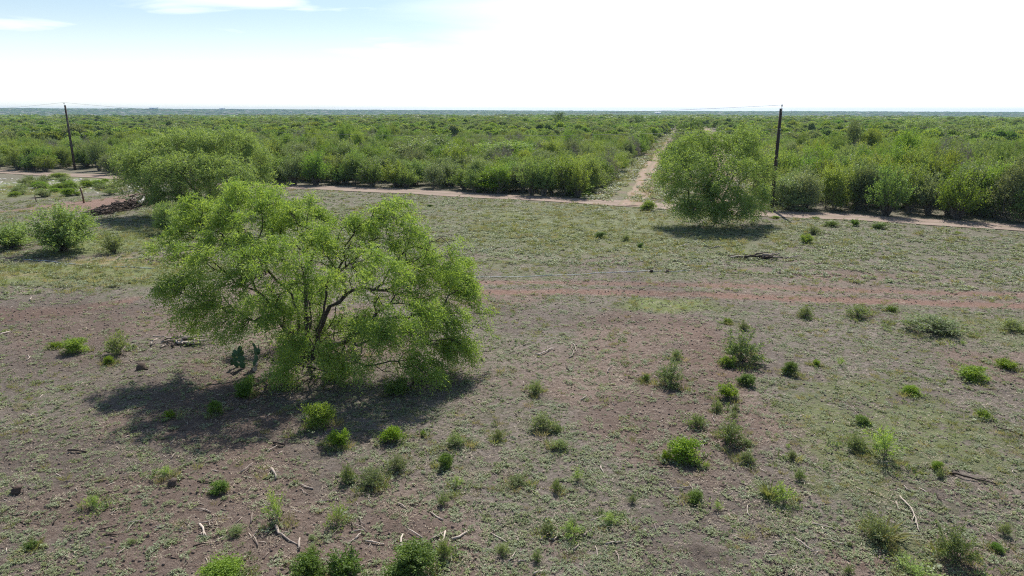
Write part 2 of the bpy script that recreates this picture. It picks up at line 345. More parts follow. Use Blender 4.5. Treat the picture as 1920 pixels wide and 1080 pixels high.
# ------------------------------------------------------------------ ground: one sheet to the horizon
def ground_material():
    m, t = mat('field_soil'); L = t.links.new
    c = t.nodes.new('ShaderNodeTexCoord')
    def noise(scale, det=5, rough=.6, st=(1, 1, 1)):
        mp = t.nodes.new('ShaderNodeMapping'); mp.inputs['Scale'].default_value = st; L(c.outputs['Object'], mp.inputs[0])
        n = t.nodes.new('ShaderNodeTexNoise'); n.inputs['Scale'].default_value = scale; n.inputs['Detail'].default_value = det; n.inputs['Roughness'].default_value = rough
        L(mp.outputs[0], n.inputs['Vector']); return n.outputs[0]
    def rng_(f, a, b, lo=0, hi=1):
        r = t.nodes.new('ShaderNodeMapRange'); L(f, r.inputs[0]); r.inputs[1].default_value = a; r.inputs[2].default_value = b; r.inputs[3].default_value = lo; r.inputs[4].default_value = hi; return r.outputs[0]
    def mixc(f, a, b):
        x = t.nodes.new('ShaderNodeMix'); x.data_type = 'RGBA'
        if isinstance(f, float): x.inputs[0].default_value = f
        else: L(f, x.inputs[0])
        for s, v in ((6, a), (7, b)):
            if isinstance(v, tuple): x.inputs[s].default_value = (*v, 1)
            else: L(v, x.inputs[s])
        return x.outputs[2]
    def att(n):
        a = t.nodes.new('ShaderNodeAttribute'); a.attribute_name = n; return a.outputs['Fac']
    big, mid, fine, vf = noise(.25), noise(1.1, 6), noise(7, 6, .7), noise(38, 4, .7)
    soil = mixc(rng_(big, .35, .65), (.228, .194, .168), (.315, .272, .238))
    soil = mixc(rng_(fine, .43, .60, 0, .8), soil, (.12, .093, .075))
    soil = mixc(rng_(vf, .56, .64, 0, .75), soil, (.42, .36, .29)); soil = mixc(rng_(vf, .44, .36, 0, .6), soil, (.07, .055, .045))
    soil = mixc(math_node(t, 'MULTIPLY', att('bare'), .8), soil, mixc(rng_(fine, .3, .7), (.335, .20, .155), (.225, .132, .10)))
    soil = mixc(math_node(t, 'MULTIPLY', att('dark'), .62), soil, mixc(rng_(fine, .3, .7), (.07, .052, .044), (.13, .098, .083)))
    # low creeping ground cover, grey green in the field, brighter in the grassy patches
    cov = math_node(t, 'ADD', math_node(t, 'MULTIPLY', mid, .55), math_node(t, 'MULTIPLY', fine, .55))
    cov = math_node(t, 'SUBTRACT', cov, math_node(t, 'MULTIPLY', att('bare'), .22))
    cov = math_node(t, 'SUBTRACT', cov, math_node(t, 'MULTIPLY', att('dark'), .12))
    cov = math_node(t, 'ADD', cov, math_node(t, 'MULTIPLY', att('green'), .24))
    cov = math_node(t, 'ADD', cov, math_node(t, 'MULTIPLY_ADD', att('farcover'), .07, -.03))
    cf = rng_(cov, .50, .60, 0, .75)
    gc = mixc(rng_(vf, .35, .65), (.10, .105, .062), (.215, .21, .14))
    gc = mixc(att('green'), gc, mixc(rng_(fine, .3, .7), (.15, .21, .06), (.27, .33, .11)))
    gc = mixc(math_node(t, 'MULTIPLY', att('dry'), rng_(mid, .4, .55)), gc, (.38, .30, .15))
    col = mixc(cf, soil, gc)
    d = t.nodes.new('ShaderNodeBsdfPrincipled'); L(col, d.inputs['Base Color']); d.inputs['Roughness'].default_value = .95; d.inputs['Specular IOR Level'].default_value = .15
    hgt = math_node(t, 'ADD', math_node(t, 'MULTIPLY', fine, .13), math_node(t, 'MULTIPLY', vf, .06))
    b = t.nodes.new('ShaderNodeBump'); b.inputs['Strength'].default_value = 1; b.inputs['Distance'].default_value = 1.0; L(hgt, b.inputs['Height']); L(b.outputs[0], d.inputs['Normal'])
    o = t.nodes.new('ShaderNodeOutputMaterial'); L(d.outputs[0], o.inputs[0])
    return m
def build_ground():
    rr = np.concatenate([[0.0, 2.5], 6*(6100/6)**(np.linspace(0, 1, 720))])
    aa = np.radians(np.concatenate([np.linspace(-46, 46, 520), np.linspace(46, 314, 60)[1:-1]]))
    R, A = np.meshgrid(rr, aa, indexing='ij')
    x = R*np.sin(A); y = R*np.cos(A); h = height(x, y)
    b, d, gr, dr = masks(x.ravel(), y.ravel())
    far = sst(25, 60, np.hypot(x, y)).ravel()
    # turned soil: lumpy mounds where the earth is dark near the camera
    lump = (patch(x.ravel(), y.ravel(), 1325, 1045, 55, 30, .8, 1.0, 14)+.7*patch(x.ravel(), y.ravel(), 780, 975, 60, 12, .8, 1.0, 15))*.34*np.abs(fbm(x.ravel()/.3, y.ravel()/.3, 77, 3)-.42)
    z = h.ravel() + lump - .02*b*(np.hypot(x, y).ravel() < 60)
    n0, n1 = R.shape
    V = np.stack([x.ravel(), y.ravel(), z], 1)
    i = np.arange(n0-1)[:, None]*n1; j = np.arange(n1); j2 = (j+1) % n1
    Q = np.stack([i+j, i+n1+j, i+n1+j2, i+j2], -1).reshape(-1, 4)[:, ::-1]
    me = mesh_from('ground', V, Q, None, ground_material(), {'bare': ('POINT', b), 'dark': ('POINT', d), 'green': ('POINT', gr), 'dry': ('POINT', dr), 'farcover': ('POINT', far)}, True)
    tag(obj('ground', me), kind='structure')
build_ground()

# ------------------------------------------------------------------ dirt roads: sheets laid just over the ground
def road_material(name, ca, cb, cg):
    m, t = mat(name); L = t.links.new
    c = t.nodes.new('ShaderNodeTexCoord')
    u = t.nodes.new('ShaderNodeAttribute'); u.attribute_name = 'across'
    n = t.nodes.new('ShaderNodeTexNoise'); n.inputs['Scale'].default_value = 1.2; n.inputs['Detail'].default_value = 7; n.inputs['Roughness'].default_value = .7
    mp = t.nodes.new('ShaderNodeMapping'); mp.inputs['Scale'].default_value = (.35, 1.6, 1); L(c.outputs['Object'], mp.inputs[0]); L(mp.outputs[0], n.inputs['Vector'])
    mx = t.nodes.new('ShaderNodeMix'); mx.data_type = 'RGBA'
    r = t.nodes.new('ShaderNodeMapRange'); L(n.outputs[0], r.inputs[0]); r.inputs[1].default_value = .35; r.inputs[2].default_value = .65; L(r.outputs[0], mx.inputs[0])
    mx.inputs[6].default_value = (*ca, 1); mx.inputs[7].default_value = (*cb, 1)
    # weedy crown and edges between the wheel ruts at across = +-0.5
    a = math_node(t, 'ABSOLUTE', u.outputs['Fac']); e = math_node(t, 'ABSOLUTE', math_node(t, 'SUBTRACT', a, .5))
    e = math_node(t, 'ADD', e, math_node(t, 'MULTIPLY_ADD', n.outputs[0], 1.0, -.5))
    r2 = t.nodes.new('ShaderNodeMapRange'); L(e, r2.inputs[0]); r2.inputs[1].default_value = .25; r2.inputs[2].default_value = .5; r2.inputs[4].default_value = .6
    m2 = t.nodes.new('ShaderNodeMix'); m2.data_type = 'RGBA'; L(r2.outputs[0], m2.inputs[0]); L(mx.outputs[2], m2.inputs[6]); m2.inputs[7].default_value = (*cg, 1)
    d = t.nodes.new('ShaderNodeBsdfPrincipled'); L(m2.outputs[2], d.inputs['Base Color']); d.inputs['Roughness'].default_value = .95; d.inputs['Specular IOR Level'].default_value = .15
    b = t.nodes.new('ShaderNodeBump'); b.inputs['Distance'].default_value = .15; L(n.outputs[0], b.inputs['Height']); L(b.outputs[0], d.inputs['Normal'])
    o = t.nodes.new('ShaderNodeOutputMaterial'); L(d.outputs[0], o.inputs[0]); return m
M_ROAD = road_material('packed_road_dirt', (.25, .185, .15), (.36, .285, .24), (.17, .15, .095))
M_LANE = road_material('red_lane_dirt', (.27, .185, .14), (.36, .28, .22), (.19, .19, .11))
def road(name, pts, w, mat_, step=.8, lift=.05, seed=0):
    P = np.array(pts, float); s = np.r_[0, np.cumsum(np.hypot(*np.diff(P, axis=0).T))]
    n = int(s[-1]/step); q = np.linspace(0, s[-1], n); x = np.interp(q, s, P[:, 0]); y = np.interp(q, s, P[:, 1])
    k = 9; ker = np.ones(k)/k; xp = np.pad(x, k//2, 'edge'); yp = np.pad(y, k//2, 'edge'); x = np.convolve(xp, ker, 'valid'); y = np.convolve(yp, ker, 'valid')
    T = np.stack([np.gradient(x), np.gradient(y)], 1); T /= np.linalg.norm(T, axis=1)[:, None]; Nn = np.stack([-T[:, 1], T[:, 0]], 1)
    ac = np.linspace(-1, 1, 9)
    W = w/2
    l = W*(.8+.5*fbm(q/4, q*0+1, 5+seed, 3)); r = W*(.8+.5*fbm(q/4, q*0+9, 8+seed, 3))
    off = np.where(ac[None] < 0, ac[None]*l[:, None], ac[None]*r[:, None])
    xx = x[:, None]+Nn[:, :1]*off; yy = y[:, None]+Nn[:, 1:]*off
    zz = height(xx, yy)+lift - .05*np.exp(-((np.abs(ac)-.5)/.18)**2)[None]*.6
    V = np.stack([xx, yy, zz], -1).reshape(-1, 3); m_ = len(ac)
    i = np.arange(n-1)[:, None]*m_; j = np.arange(m_-1)
    Q = np.stack([i+j, i+m_+j, i+m_+j+1, i+j+1], -1).reshape(-1, 4)[:, ::-1]
    me = mesh_from(name, V, Q, None, mat_, {'across': ('POINT', np.broadcast_to(ac, (n, m_)).ravel())}, True)
    tag(obj(name, me), kind='structure')
road('dirt_road', RW, 4.3, M_ROAD)
# the two wheel lanes in the cleared strip
yl = np.array([70, 90, 120, 160, 200, 240, 300, 360, 400])
road('dirt_path', [(clear_l(a)+(5.2 if a < 100 else 3.6), a) for a in yl], 2.6, M_LANE, lift=.07, seed=3)
yr = np.array([72, 90, 120, 160, 200, 240, 300, 360, 412, 430])
road('dirt_path', [(clear_r(a)-(4.2 if a > 100 else 6.0+(a-66)*.0), a) for a in yr], 3.6, M_LANE, lift=.07, seed=6)

# ------------------------------------------------------------------ plants
def grow(root, attract, guides=(), bf=.35, step=.35, jit=.06, r=None, arch=0.):
    """biased spanning tree: every crown point joins the branch that gives a short way to the root"""
    r = r or rng
    cap = 60000
    Pn = np.zeros((cap, 3)); par = -np.ones(cap, int); pl = np.zeros(cap); n = 1; Pn[0] = root
    for gd in guides:
        cur = 0
        for q in gd:
            q = np.array(q, float); 
            m = max(1, int(np.linalg.norm(q-Pn[cur])/step)); a = Pn[cur].copy()
            for k in range(1, m+1):
                Pn[n] = a+(q-a)*k/m + (r.normal(size=3)*jit*.8 if k < m else 0); par[n] = cur; pl[n] = pl[cur]+np.linalg.norm(Pn[n]-Pn[cur]); cur = n; n += 1
    order = np.argsort(np.linalg.norm(attract-root, axis=1)); tips = []
    for i in order:
        q = attract[i]; d = np.linalg.norm(Pn[:n]-q, axis=1); c = d+bf*pl[:n]; k = int(np.argmin(c)); dist = d[k]
        m = max(1, int(round(dist/step))); a = Pn[k].copy(); cur = k
        for j in range(1, m+1):
            tt = j/m; p = a+(q-a)*tt; p[2] += arch*dist*math.sin(math.pi*tt)
            if j < m: p = p + r.normal(size=3)*jit*min(1, dist)
            Pn[n] = p; par[n] = cur; pl[n] = pl[cur]+np.linalg.norm(p-Pn[cur]); cur = n; n += 1
        tips.append(cur)
    return Pn[:n], par[:n], np.array(tips)
def radii(P, par, tip=.007, ex=2.3, flare=1.0):
    n = len(P); acc = np.zeros(n); ch = np.bincount(par[par >= 0], minlength=n)
    for i in range(n-1, -1, -1):
        if ch[i] == 0: acc[i] += tip**ex
        if par[i] >= 0: acc[par[i]] += acc[i]
    return acc**(1/ex)*flare
def node_dirs(P, par):
    d = np.zeros_like(P); m = par >= 0; d[m] = P[m]-P[par[m]]
    for r0 in np.where(~m)[0]:
        c = np.where(par == r0)[0]; d[r0] = (P[c]-P[r0]).sum(0) if len(c) else (0, 0, 1)
    return norm(d)
def branch_mesh(name, P, par, rad, mat_, thin=.02):
    d = node_dirs(P, par)
    V, Q = tubes(P, par, rad, d, 6)
    return mesh_from(name, V, Q, None, mat_, None, True)
def sprays(C, n_per, spread, length, leaves, ll, lw, centre, droop=.6, out=.7, r=None):
    """hanging pinnate sprays round the twig ends"""
    r = r or rng
    n = len(C)*n_per
    O = np.repeat(C, n_per, 0) + r.normal(size=(n, 3))*spread
    D = norm(norm(O-centre)*out + r.normal(size=(n, 3))*.55 + np.array([0, 0, -droop*.3]))
    Ls = length*r.uniform(.6, 1.3, n)
    tt = (np.arange(leaves)+.5)/leaves
    pos = O[:, None]+D[:, None]*(Ls[:, None]*tt[None])[..., None]
    pos[..., 2] -= droop*Ls[:, None]*tt[None]**2
    side = norm(np.cross(D, r.normal(size=(n, 3))))
    sgn = np.where(np.arange(leaves) % 2, 1, -1)[None, :, None]
    LD = D[:, None]*.6+side[:, None]*sgn*.9 + np.array([0, 0, -.45*droop]) + r.normal(size=(n, leaves, 3))*.3
    tint = np.clip(np.repeat(r.uniform(0, 1, len(C)), n_per*leaves)*.5+r.uniform(0, .5, n*leaves), 0, 1)
    V, Q = leaf_arrays(pos.reshape(-1, 3), LD.reshape(-1, 3), ll*r.uniform(.7, 1.3, n*leaves), lw, r=r)
    return V, Q, tint
def lobes_px(lobes, y0, scale=1.0):
    out = []
    for (px, py, rx, rz, dy, *dd) in lobes:
        c = at(px, py, y0+dy); z = zc_of(y0+dy, c[2]); m = z/F
        out.append((c, np.array([rx*m, (dd[0] if dd else rx*m*.85), rz*m])*scale))
    return out
def fill(lobes, per_m2, r=None, shell=.55, zmin=.1):
    r = r or rng; A = []
    for c, rad in lobes:
        n = int(per_m2*4*math.pi*(rad.prod())**(2/3)); 
        u = norm(r.normal(size=(n, 3))); u[:, 2] = np.where(u[:, 2] < 0, u[:, 2]*np.where(r.random(n) < .5, -1, 1), u[:, 2])
        k = shell+(1-shell)*r.random(n)**.6
        k = k*(1+.28*np.sin(u[:, 0]*3.1+u[:, 2]*4.3+c[0]*7)*np.cos(u[:, 1]*3.7+c[2]*5)); A.append(c+u*rad*k[:, None])
    A = np.vstack(A); return A[A[:, 2] > zmin]

def big_tree(name, root_xy, lobes, y0, per, guides, leafm, n_per, slen, leaves, ll, lw, seed, label, group=None, droop=.8, bf=.35, step=.35, flare=1.0, tip=.007, spread=.16):
    r = np.random.default_rng(seed)
    root = np.array([root_xy[0], root_xy[1], float(height(*root_xy))-.1])
    lb = lobes_px(lobes, y0); A = fill(lb, per, r)
    P, par, tips = grow(root, A, guides, bf, step, .07, r, arch=.08)
    rad = radii(P, par, tip=tip, flare=flare); rad[0] *= 1.25
    cen = root+np.array([0, 0, 2.0])
    T_ = P[tips]; q_ = np.sin(T_[:, 0]*2.1+1)*np.sin(T_[:, 1]*1.9+2)*np.sin(T_[:, 2]*2.7)+r.normal(size=len(T_))*.35; T_ = T_[q_ > -.16]
    T_ = np.vstack([T_, T_[r.random(len(T_)) < .25]+r.normal(size=3)*.05])
    V, Q, tint = sprays(T_, n_per, spread, slen, leaves, ll, lw, cen, droop, r=r)
    e = empty(name, tuple(root))
    tr = obj('trunk', branch_mesh('trunk', P-root, par, rad, M_BARK), e)
    cr = obj('crown', mesh_from('crown', V-root, Q, None, leafm, {'tint': ('FACE', tint)}), e)
    tag(e, label, 'tree', group)
    return e
# -- the large mesquite in the foreground
HB = g(585, 672)
hero = [(400, 425, 70, 48, 1), (480, 398, 78, 45, 0), (560, 425, 72, 50, 1), (348, 468, 46, 44, 0), (425, 478, 80, 42, -2), (530, 500, 80, 52, -2.5), (365, 400, 35, 30, 1),
        (645, 462, 66, 52, 0), (716, 430, 58, 44, .5), (770, 470, 55, 50, .5), (690, 520, 78, 48, -2.5), (800, 540, 72, 52, -.5), (862, 560, 46, 50, 0), (470, 365, 50, 22, 1.5),
        (832, 612, 52, 42, -1.5), (750, 590, 66, 42, -3), (370, 548, 50, 34, -1), (395, 590, 34, 26, -1.5), (700, 640, 30, 32, -4), (680, 690, 26, 24, -4.2),
        (560, 655, 42, 34, -2.5), (615, 690, 48, 24, -2.2), (520, 600, 46, 34, -2.2), (800, 660, 44, 26, -2.5), (735, 395, 40, 20, 1.5), (860, 520, 36, 34, .5), (740, 690, 30, 24, -2.5), (590, 470, 40, 34, -1), (560, 570, 46, 34, 2), (625, 545, 40, 34, 2), (500, 575, 40, 30, 1.5), (345, 540, 40, 34, -1), (360, 600, 26, 26, -1), (440, 610, 40, 30, -2), (480, 540, 50, 40, -2.5), (570, 620, 50, 30, 1), (660, 610, 40, 30, -1), (730, 630, 60, 40, -3.5), (850, 650, 36, 28, -1.5), (560, 700, 40, 20, -2.5), (640, 660, 46, 26, -3), (790, 690, 46, 22, -3), (860, 650, 34, 24, -2), (390, 570, 36, 26, -2), (540, 690, 30, 24, -3), (640, 620, 40, 30, 1), (900, 600, 20, 30, -.5), (820, 480, 40, 34, -1)]
hr = np.array([HB[0], HB[1], 0.])
hguides = [[hr+(-.5, 0, .7), at(560, 590, 25.2), at(535, 540, 25), at(500, 505, 24.6), at(450, 510, 24.2)],
           [hr+(.3, 0, .6), at(604, 612, 25.3), at(618, 575, 25.4), at(660, 545, 25.4), at(720, 545, 25.0), at(790, 560, 25)],
           [hr+(-.2, .3, .7), at(570, 520, 26.5), at(500, 470, 26.6), at(455, 450, 26.4), at(440, 420, 26)],
           [hr+(.2, .2, .7), at(620, 520, 26.4), at(690, 470, 26.6), at(700, 420, 26)],
           [hr+(.4, -.2, .35), at(650, 640, 24.4), at(700, 600, 23.8), at(780, 590, 23.9), at(840, 590, 24.3)],
           [hr+(-.5, -.1, .4), at(500, 560, 24.3), at(440, 530, 24.0), at(400, 545, 24.0)]]
big_tree('mesquite_tree', HB, hero, HB[1], 3.9, hguides, M_MESQ, 11, .50, 11, .13, .031, 11,
         'largest tree in the foreground, wide bright yellow green mesquite with dark twisting limbs', droop=.6, flare=1.5, spread=.10)
LB = g(395, 402)
ltree = [(300, 300, 62, 34, 0), (262, 315, 42, 34, 0), (360, 275, 70, 30, 0), (430, 280, 55, 30, 0), (470, 305, 40, 34, 0), (345, 320, 70, 30, -4), (420, 325, 60, 30, -4), (250, 345, 32, 22, -1), (300, 345, 50, 20, -3), (300, 370, 30, 16, -2), (480, 335, 32, 20, -1), (380, 300, 60, 30, 3), (330, 378, 44, 16, -2), (425, 375, 44, 14, -2), (370, 355, 50, 20, 1), (345, 262, 45, 16, 2)]
lr = np.array([LB[0], LB[1], 0.])
big_tree('mesquite_tree', LB, ltree, LB[1], 2.8, [[lr+(-.6, 0, .8), at(360, 350, LB[1]), at(320, 325, LB[1])], [lr+(.6, 0, .8), at(430, 350, LB[1]), at(460, 325, LB[1])], [lr+(.1, .2, 1.2), at(385, 320, LB[1]+1)]],
         M_MESQ2, 12, .5, 6, .19, .056, 12, 'wide round crowned tree standing beside the dirt pile, behind the largest tree', droop=.4, step=.5, flare=1.3, tip=.01, spread=.22)
TB = g(1338, 415)
rtree = [(1300, 275, 40, 28, 0), (1350, 290, 55, 36, 0), (1395, 280, 34, 34, 0), (1265, 300, 30, 26, 0), (1300, 320, 50, 30, -3), (1370, 330, 55, 36, -3), (1420, 330, 30, 44, 0), (1265, 345, 34, 22, -1), (1300, 365, 50, 26, -3), (1360, 375, 50, 26, -3.5), (1415, 375, 30, 26, -1), (1395, 258, 22, 16, 1), (1345, 400, 60, 12, -2.5), (1240, 335, 16, 10, 0), (1400, 403, 26, 8, -1.5), (1285, 390, 36, 16, -2), (1310, 392, 50, 16, -3.5), (1385, 390, 46, 20, -3.5), (1340, 350, 40, 30, -4)]
tr_ = np.array([TB[0], TB[1], 0.])
big_tree('mesquite_tree', TB, rtree, TB[1], 2.2, [[tr_+(0, 0, 1.2), at(1335, 350, TB[1]), at(1320, 310, TB[1]), at(1290, 300, TB[1])], [tr_+(.3, 0, 1.0), at(1370, 340, TB[1]), at(1390, 300, TB[1])]],
         M_MESQ2, 12, .5, 6, .19, .056, 13, 'lone dense round tree at the road edge where the cleared lane begins', droop=.4, step=.5, flare=1.2, tip=.01, spread=.22)

# -- prototypes, normalised: roughly 1 wide and 1 tall, base at the origin
def shrub_proto(name, seed, leafm, stemm, n_lobes=7, per=30, n_per=6, slen=.10, leaves=4, ll=.05, lw=.03, upright=.3, droop=.1, spread=.05, flat=1.0, stem_r=.006, lobe_r=.28, core=True):
    r = np.random.default_rng(seed); lb = []
    for i in range(n_lobes):
        a = r.uniform(0, 6.283); d = r.uniform(.05, .32) if i else 0
        z = r.uniform(.35, .72) if i else .62
        rr_ = lobe_r*r.uniform(.65, 1.1)
        lb.append((np.array([d*math.cos(a), d*math.sin(a), z*flat]), np.array([rr_, rr_, rr_*r.uniform(.8, 1.3)*flat])))
    if core:
        for i in range(4):
            a = r.uniform(0, 6.283); lb.append((np.array([.26*math.cos(a), .26*math.sin(a), .22*flat]), np.array([.2, .2, .2*flat])))
    A = fill(lb, per, r, .45, .03); root = np.array([0, 0, -.02])
    P, par, tips = grow(root, A, (), .9, .12, .03, r)
    rad = radii(P, par, tip=stem_r*.5, ex=2.5)
    rad = np.minimum(rad, .05)
    V, Q, tint = sprays(P[tips], n_per, spread, slen, leaves, ll, lw, np.array([0, 0, .2-upright]), droop, r=r)
    V[:, 2] = np.maximum(V[:, 2], .0)
    return (name, [('foliage', mesh_from(name+'_foliage', V, Q, None, leafm, {'tint': ('FACE', tint)})), ('stem', branch_mesh(name+'_stem', P, par, rad, stemm))])
def broom_proto(name, seed, leafm, stemm, stems=40, lean=.9, twigs=4, leaves=5, ll=.05, lw=.018, fill_from=.2, spread=.22, sides=3, sr=.006, height_pow=.6):
    r = np.random.default_rng(seed); A = Acc(); LP = []; LD = []; LT = []
    for i in range(stems):
        a = r.uniform(0, 6.283); l = lean*r.random()**.75; Ls = r.uniform(.55, 1.0)*(1-.25*(l/lean)**2)
        b = np.array([math.cos(a), math.sin(a), 0])*r.uniform(0, .10); d = np.array([math.sin(l)*math.cos(a), math.sin(l)*math.sin(a), math.cos(l)])
        t = np.linspace(0, 1, 5)[:, None]; P = b+d*Ls*t + r.normal(size=(5, 3))*.018*t; P[:, 2] += (.10*np.sin(t*math.pi)*math.sin(l))[:, 0]
        P[:, :2] *= .62; A.add(*polytube(P, sr*(1-.8*t[:, 0])+.001, sides, False)); tone = r.random()
        for k in range(twigs):
            u = r.uniform(fill_from, 1)**height_pow; base = np.array([np.interp(u, t[:, 0], P[:, c]) for c in range(3)]); dd = norm(d+r.normal(size=3)*.55+np.array([0, 0, .2])); tl = spread*r.uniform(.4, 1)
            A.add(*polytube([base, base+dd*tl*.5], [sr*.4, sr*.15], 3, False))
            q = r.random(leaves)[:, None]; LP.append(base+dd*tl*q+r.normal(size=(leaves, 3))*.012); LD.append(dd+r.normal(size=(leaves, 3))*.7); LT.append(np.clip(tone*.6+r.random(leaves)*.5, 0, 1))
    P = np.vstack(LP); V, Q = leaf_arrays(P, np.vstack(LD), ll*r.uniform(.6, 1.4, len(P)), lw*r.uniform(.7, 1.3, len(P)), r=r)
    V[:, 2] = np.maximum(V[:, 2], 0)
    return (name, [('foliage', mesh_from(name+'_foliage', V, Q, None, leafm, {'tint': ('FACE', np.concatenate(LT))})), ('stem', A.mesh(name+'_stem', stemm))])
def grass_proto(name, seed, leafm, n=90, h=1.0, spread=.35, w=.05, lean=.5):
    r = np.random.default_rng(seed); a = r.uniform(0, 6.283, n); d = r.random(n)**.7*spread*.5
    P = np.stack([np.cos(a)*d, np.sin(a)*d, np.zeros(n)], 1)
    D = norm(np.stack([np.cos(a)*lean*r.uniform(.2, 1.3, n), np.sin(a)*lean*r.uniform(.2, 1.3, n), np.ones(n)], 1)); L = h*r.uniform(.5, 1.05, n)
    S = norm(np.cross(D, r.normal(size=(n, 3))))*w*.5
    M = P+D*L[:, None]*.55; T = P+D*L[:, None]; T[:, :2] += (D[:, :2]*L[:, None])*.35; T[:, 2] -= L*.12
    V = np.stack([P-S*.6, P+S*.6, M+S, M-S, T+S*.15, T-S*.15], 1).reshape(-1, 3); b = (np.arange(n)*6)[:, None]
    Q = np.concatenate([b+[0, 1, 2, 3], b+[3, 2, 4, 5]]); t = r.random(n)
    return (name, [('blades', mesh_from(name, V, Q, None, leafm, {'tint': ('FACE', np.r_[t, t])}))])
def rosette_mesh(seed, leafm, k=6, size=.3, leaf=.06, lw=.03, up=.35, per=9):
    r = np.random.default_rng(seed); C = np.stack([r.normal(size=k)*size*.4, r.normal(size=k)*size*.4, r.uniform(0, .01, k)], 1)
    C = np.repeat(C, per, 0); n = len(C); a = r.uniform(0, 6.283, n)
    C[:, 2] += r.uniform(0, leaf*.8, n); C[:, :2] += r.normal(size=(n, 2))*leaf*.5
    D = np.stack([np.cos(a), np.sin(a), r.uniform(-.1, up*2, n)], 1)
    V, Q = leaf_arrays(C, D, leaf*r.uniform(.6, 1.3, n), lw*r.uniform(.7, 1.3, n), r=r, up=True)
    V[:, 2] = np.maximum(V[:, 2], 0)
    return mesh_from('weed', V, Q, None, leafm, {'tint': ('FACE', r.random(n))})

BRUSH = [shrub_proto('brush_shrub', 100+i, (M_BRUSH, M_BRUSH, M_BRUSH, M_BRUSHG, M_BRUSH, M_BRUSH, M_BRUSH, M_BRUSHG)[i], M_TWIG, n_lobes=8+i % 3, per=27, n_per=8, slen=.10, leaves=4,
                     ll=.033, lw=.021, upright=.5, droop=.0, spread=.035, stem_r=.004) if i % 2 else
         broom_proto('brush_shrub', 150+i, (M_BRUSH, M_BRUSHG, M_BRUSH, M_BRUSH)[i//2], M_TWIG, 70, 1.1, 13, 8, .034, .019, .12, .2, sr=.005) for i in range(8)]
M_GTWIG = leaf_mat('bare_grey_twigs', (.20, .18, .16), (.36, .33, .30), trans=.1, var=.3)
BARE = broom_proto('dead_shrub', 170, M_GTWIG, M_TWIG, 80, 1.1, 12, 5, .08, .009, .1, .22, sr=.005)
def low(seed, leafm, n, size, lob=6, flat=1.0, w=.7):
    r = np.random.default_rng(seed); out = []
    for i in range(lob):
        a = r.uniform(0, 6.283); d = r.uniform(0, .34); rr_ = .27*r.uniform(.6, 1.1); c = np.array([d*math.cos(a), d*math.sin(a), r.uniform(.35, .72)*flat])
        u = norm(r.normal(size=(n//lob, 3))); u[:, 2] = np.abs(u[:, 2])-.25*(r.random(n//lob) < .4); out.append(c+u*rr_*(.7+.35*r.random((n//lob, 1)))*np.array([1, 1, flat]))
    P = np.vstack(out); m = len(P)
    P[:m//6, 2] *= .45
    D = norm(P-np.array([0, 0, .1]))+r.normal(size=(m, 3))*.8+np.array([0, 0, .3])
    V, Q = leaf_arrays(P, D, size*r.uniform(.6, 1.4, m), size*w*r.uniform(.7, 1.3, m), r=r)
    return mesh_from('far_shrub', V, Q, None, leafm, {'tint': ('FACE', r.random(m))})

# ---- geometry-nodes scatter for what nobody could count
def scatter(name, meshes, P, S, R, idx, kind='stuff', label=None, cat=None):
    me = mesh_from(name, P); a = me.attributes.new('sc', 'FLOAT_VECTOR', 'POINT'); a.data.foreach_set('vector', np.ascontiguousarray(S, np.float32).ravel())
    a = me.attributes.new('rot', 'FLOAT_VECTOR', 'POINT'); a.data.foreach_set('vector', np.ascontiguousarray(R, np.float32).ravel())
    a = me.attributes.new('idx', 'INT', 'POINT'); a.data.foreach_set('value', np.ascontiguousarray(idx, np.int32))
    c = bpy.data.collections.new(name+'_kinds')
    for i, m in enumerate(meshes):
        c.objects.link(bpy.data.objects.new('%s_kind_%02d' % (name, i), m))
    o = obj(name, me)
    ng = bpy.data.node_groups.new(name, 'GeometryNodeTree'); ng.is_modifier = True
    ng.interface.new_socket('Geometry', in_out='INPUT', socket_type='NodeSocketGeometry'); ng.interface.new_socket('Geometry', in_out='OUTPUT', socket_type='NodeSocketGeometry')
    gi = ng.nodes.new('NodeGroupInput'); go = ng.nodes.new('NodeGroupOutput'); ip = ng.nodes.new('GeometryNodeInstanceOnPoints'); ci = ng.nodes.new('GeometryNodeCollectionInfo')
    ci.inputs['Collection'].default_value = c; ci.inputs['Separate Children'].default_value = True; ci.inputs['Reset Children'].default_value = True
    def na(n, dt):
        x = ng.nodes.new('GeometryNodeInputNamedAttribute'); x.data_type = dt; x.inputs['Name'].default_value = n; return x.outputs['Attribute']
    L = ng.links.new
    L(gi.outputs[0], ip.inputs['Points']); L(ci.outputs[0], ip.inputs['Instance']); ip.inputs['Pick Instance'].default_value = True
    L(na('idx', 'INT'), ip.inputs['Instance Index']); L(na('sc', 'FLOAT_VECTOR'), ip.inputs['Scale'])
    er = ng.nodes.new('FunctionNodeEulerToRotation'); L(na('rot', 'FLOAT_VECTOR'), er.inputs[0]); L(er.outputs[0], ip.inputs['Rotation'])
    L(ip.outputs[0], go.inputs[0])
    md = o.modifiers.new('scatter', 'NODES'); md.node_group = ng
    tag(o, label, cat, kind=kind); return o
def wedge_grid(r0, r1, sp0, growth=0.0, half=43, r=None):
    """jittered points in the view wedge, spacing grows with distance"""
    r = r or rng; out = []; d = r0
    while d < r1:
        s = sp0+growth*(d-r0); n = max(1, int(2*math.radians(half)*d/s))
        a = np.radians(-half)+(np.arange(n)+r.random(n))*2*math.radians(half)/n
        q = d+r.uniform(-.5, .5, n)*s; out.append(np.stack([q*np.sin(a), q*np.cos(a)], 1)); d += s
    return np.vstack(out)
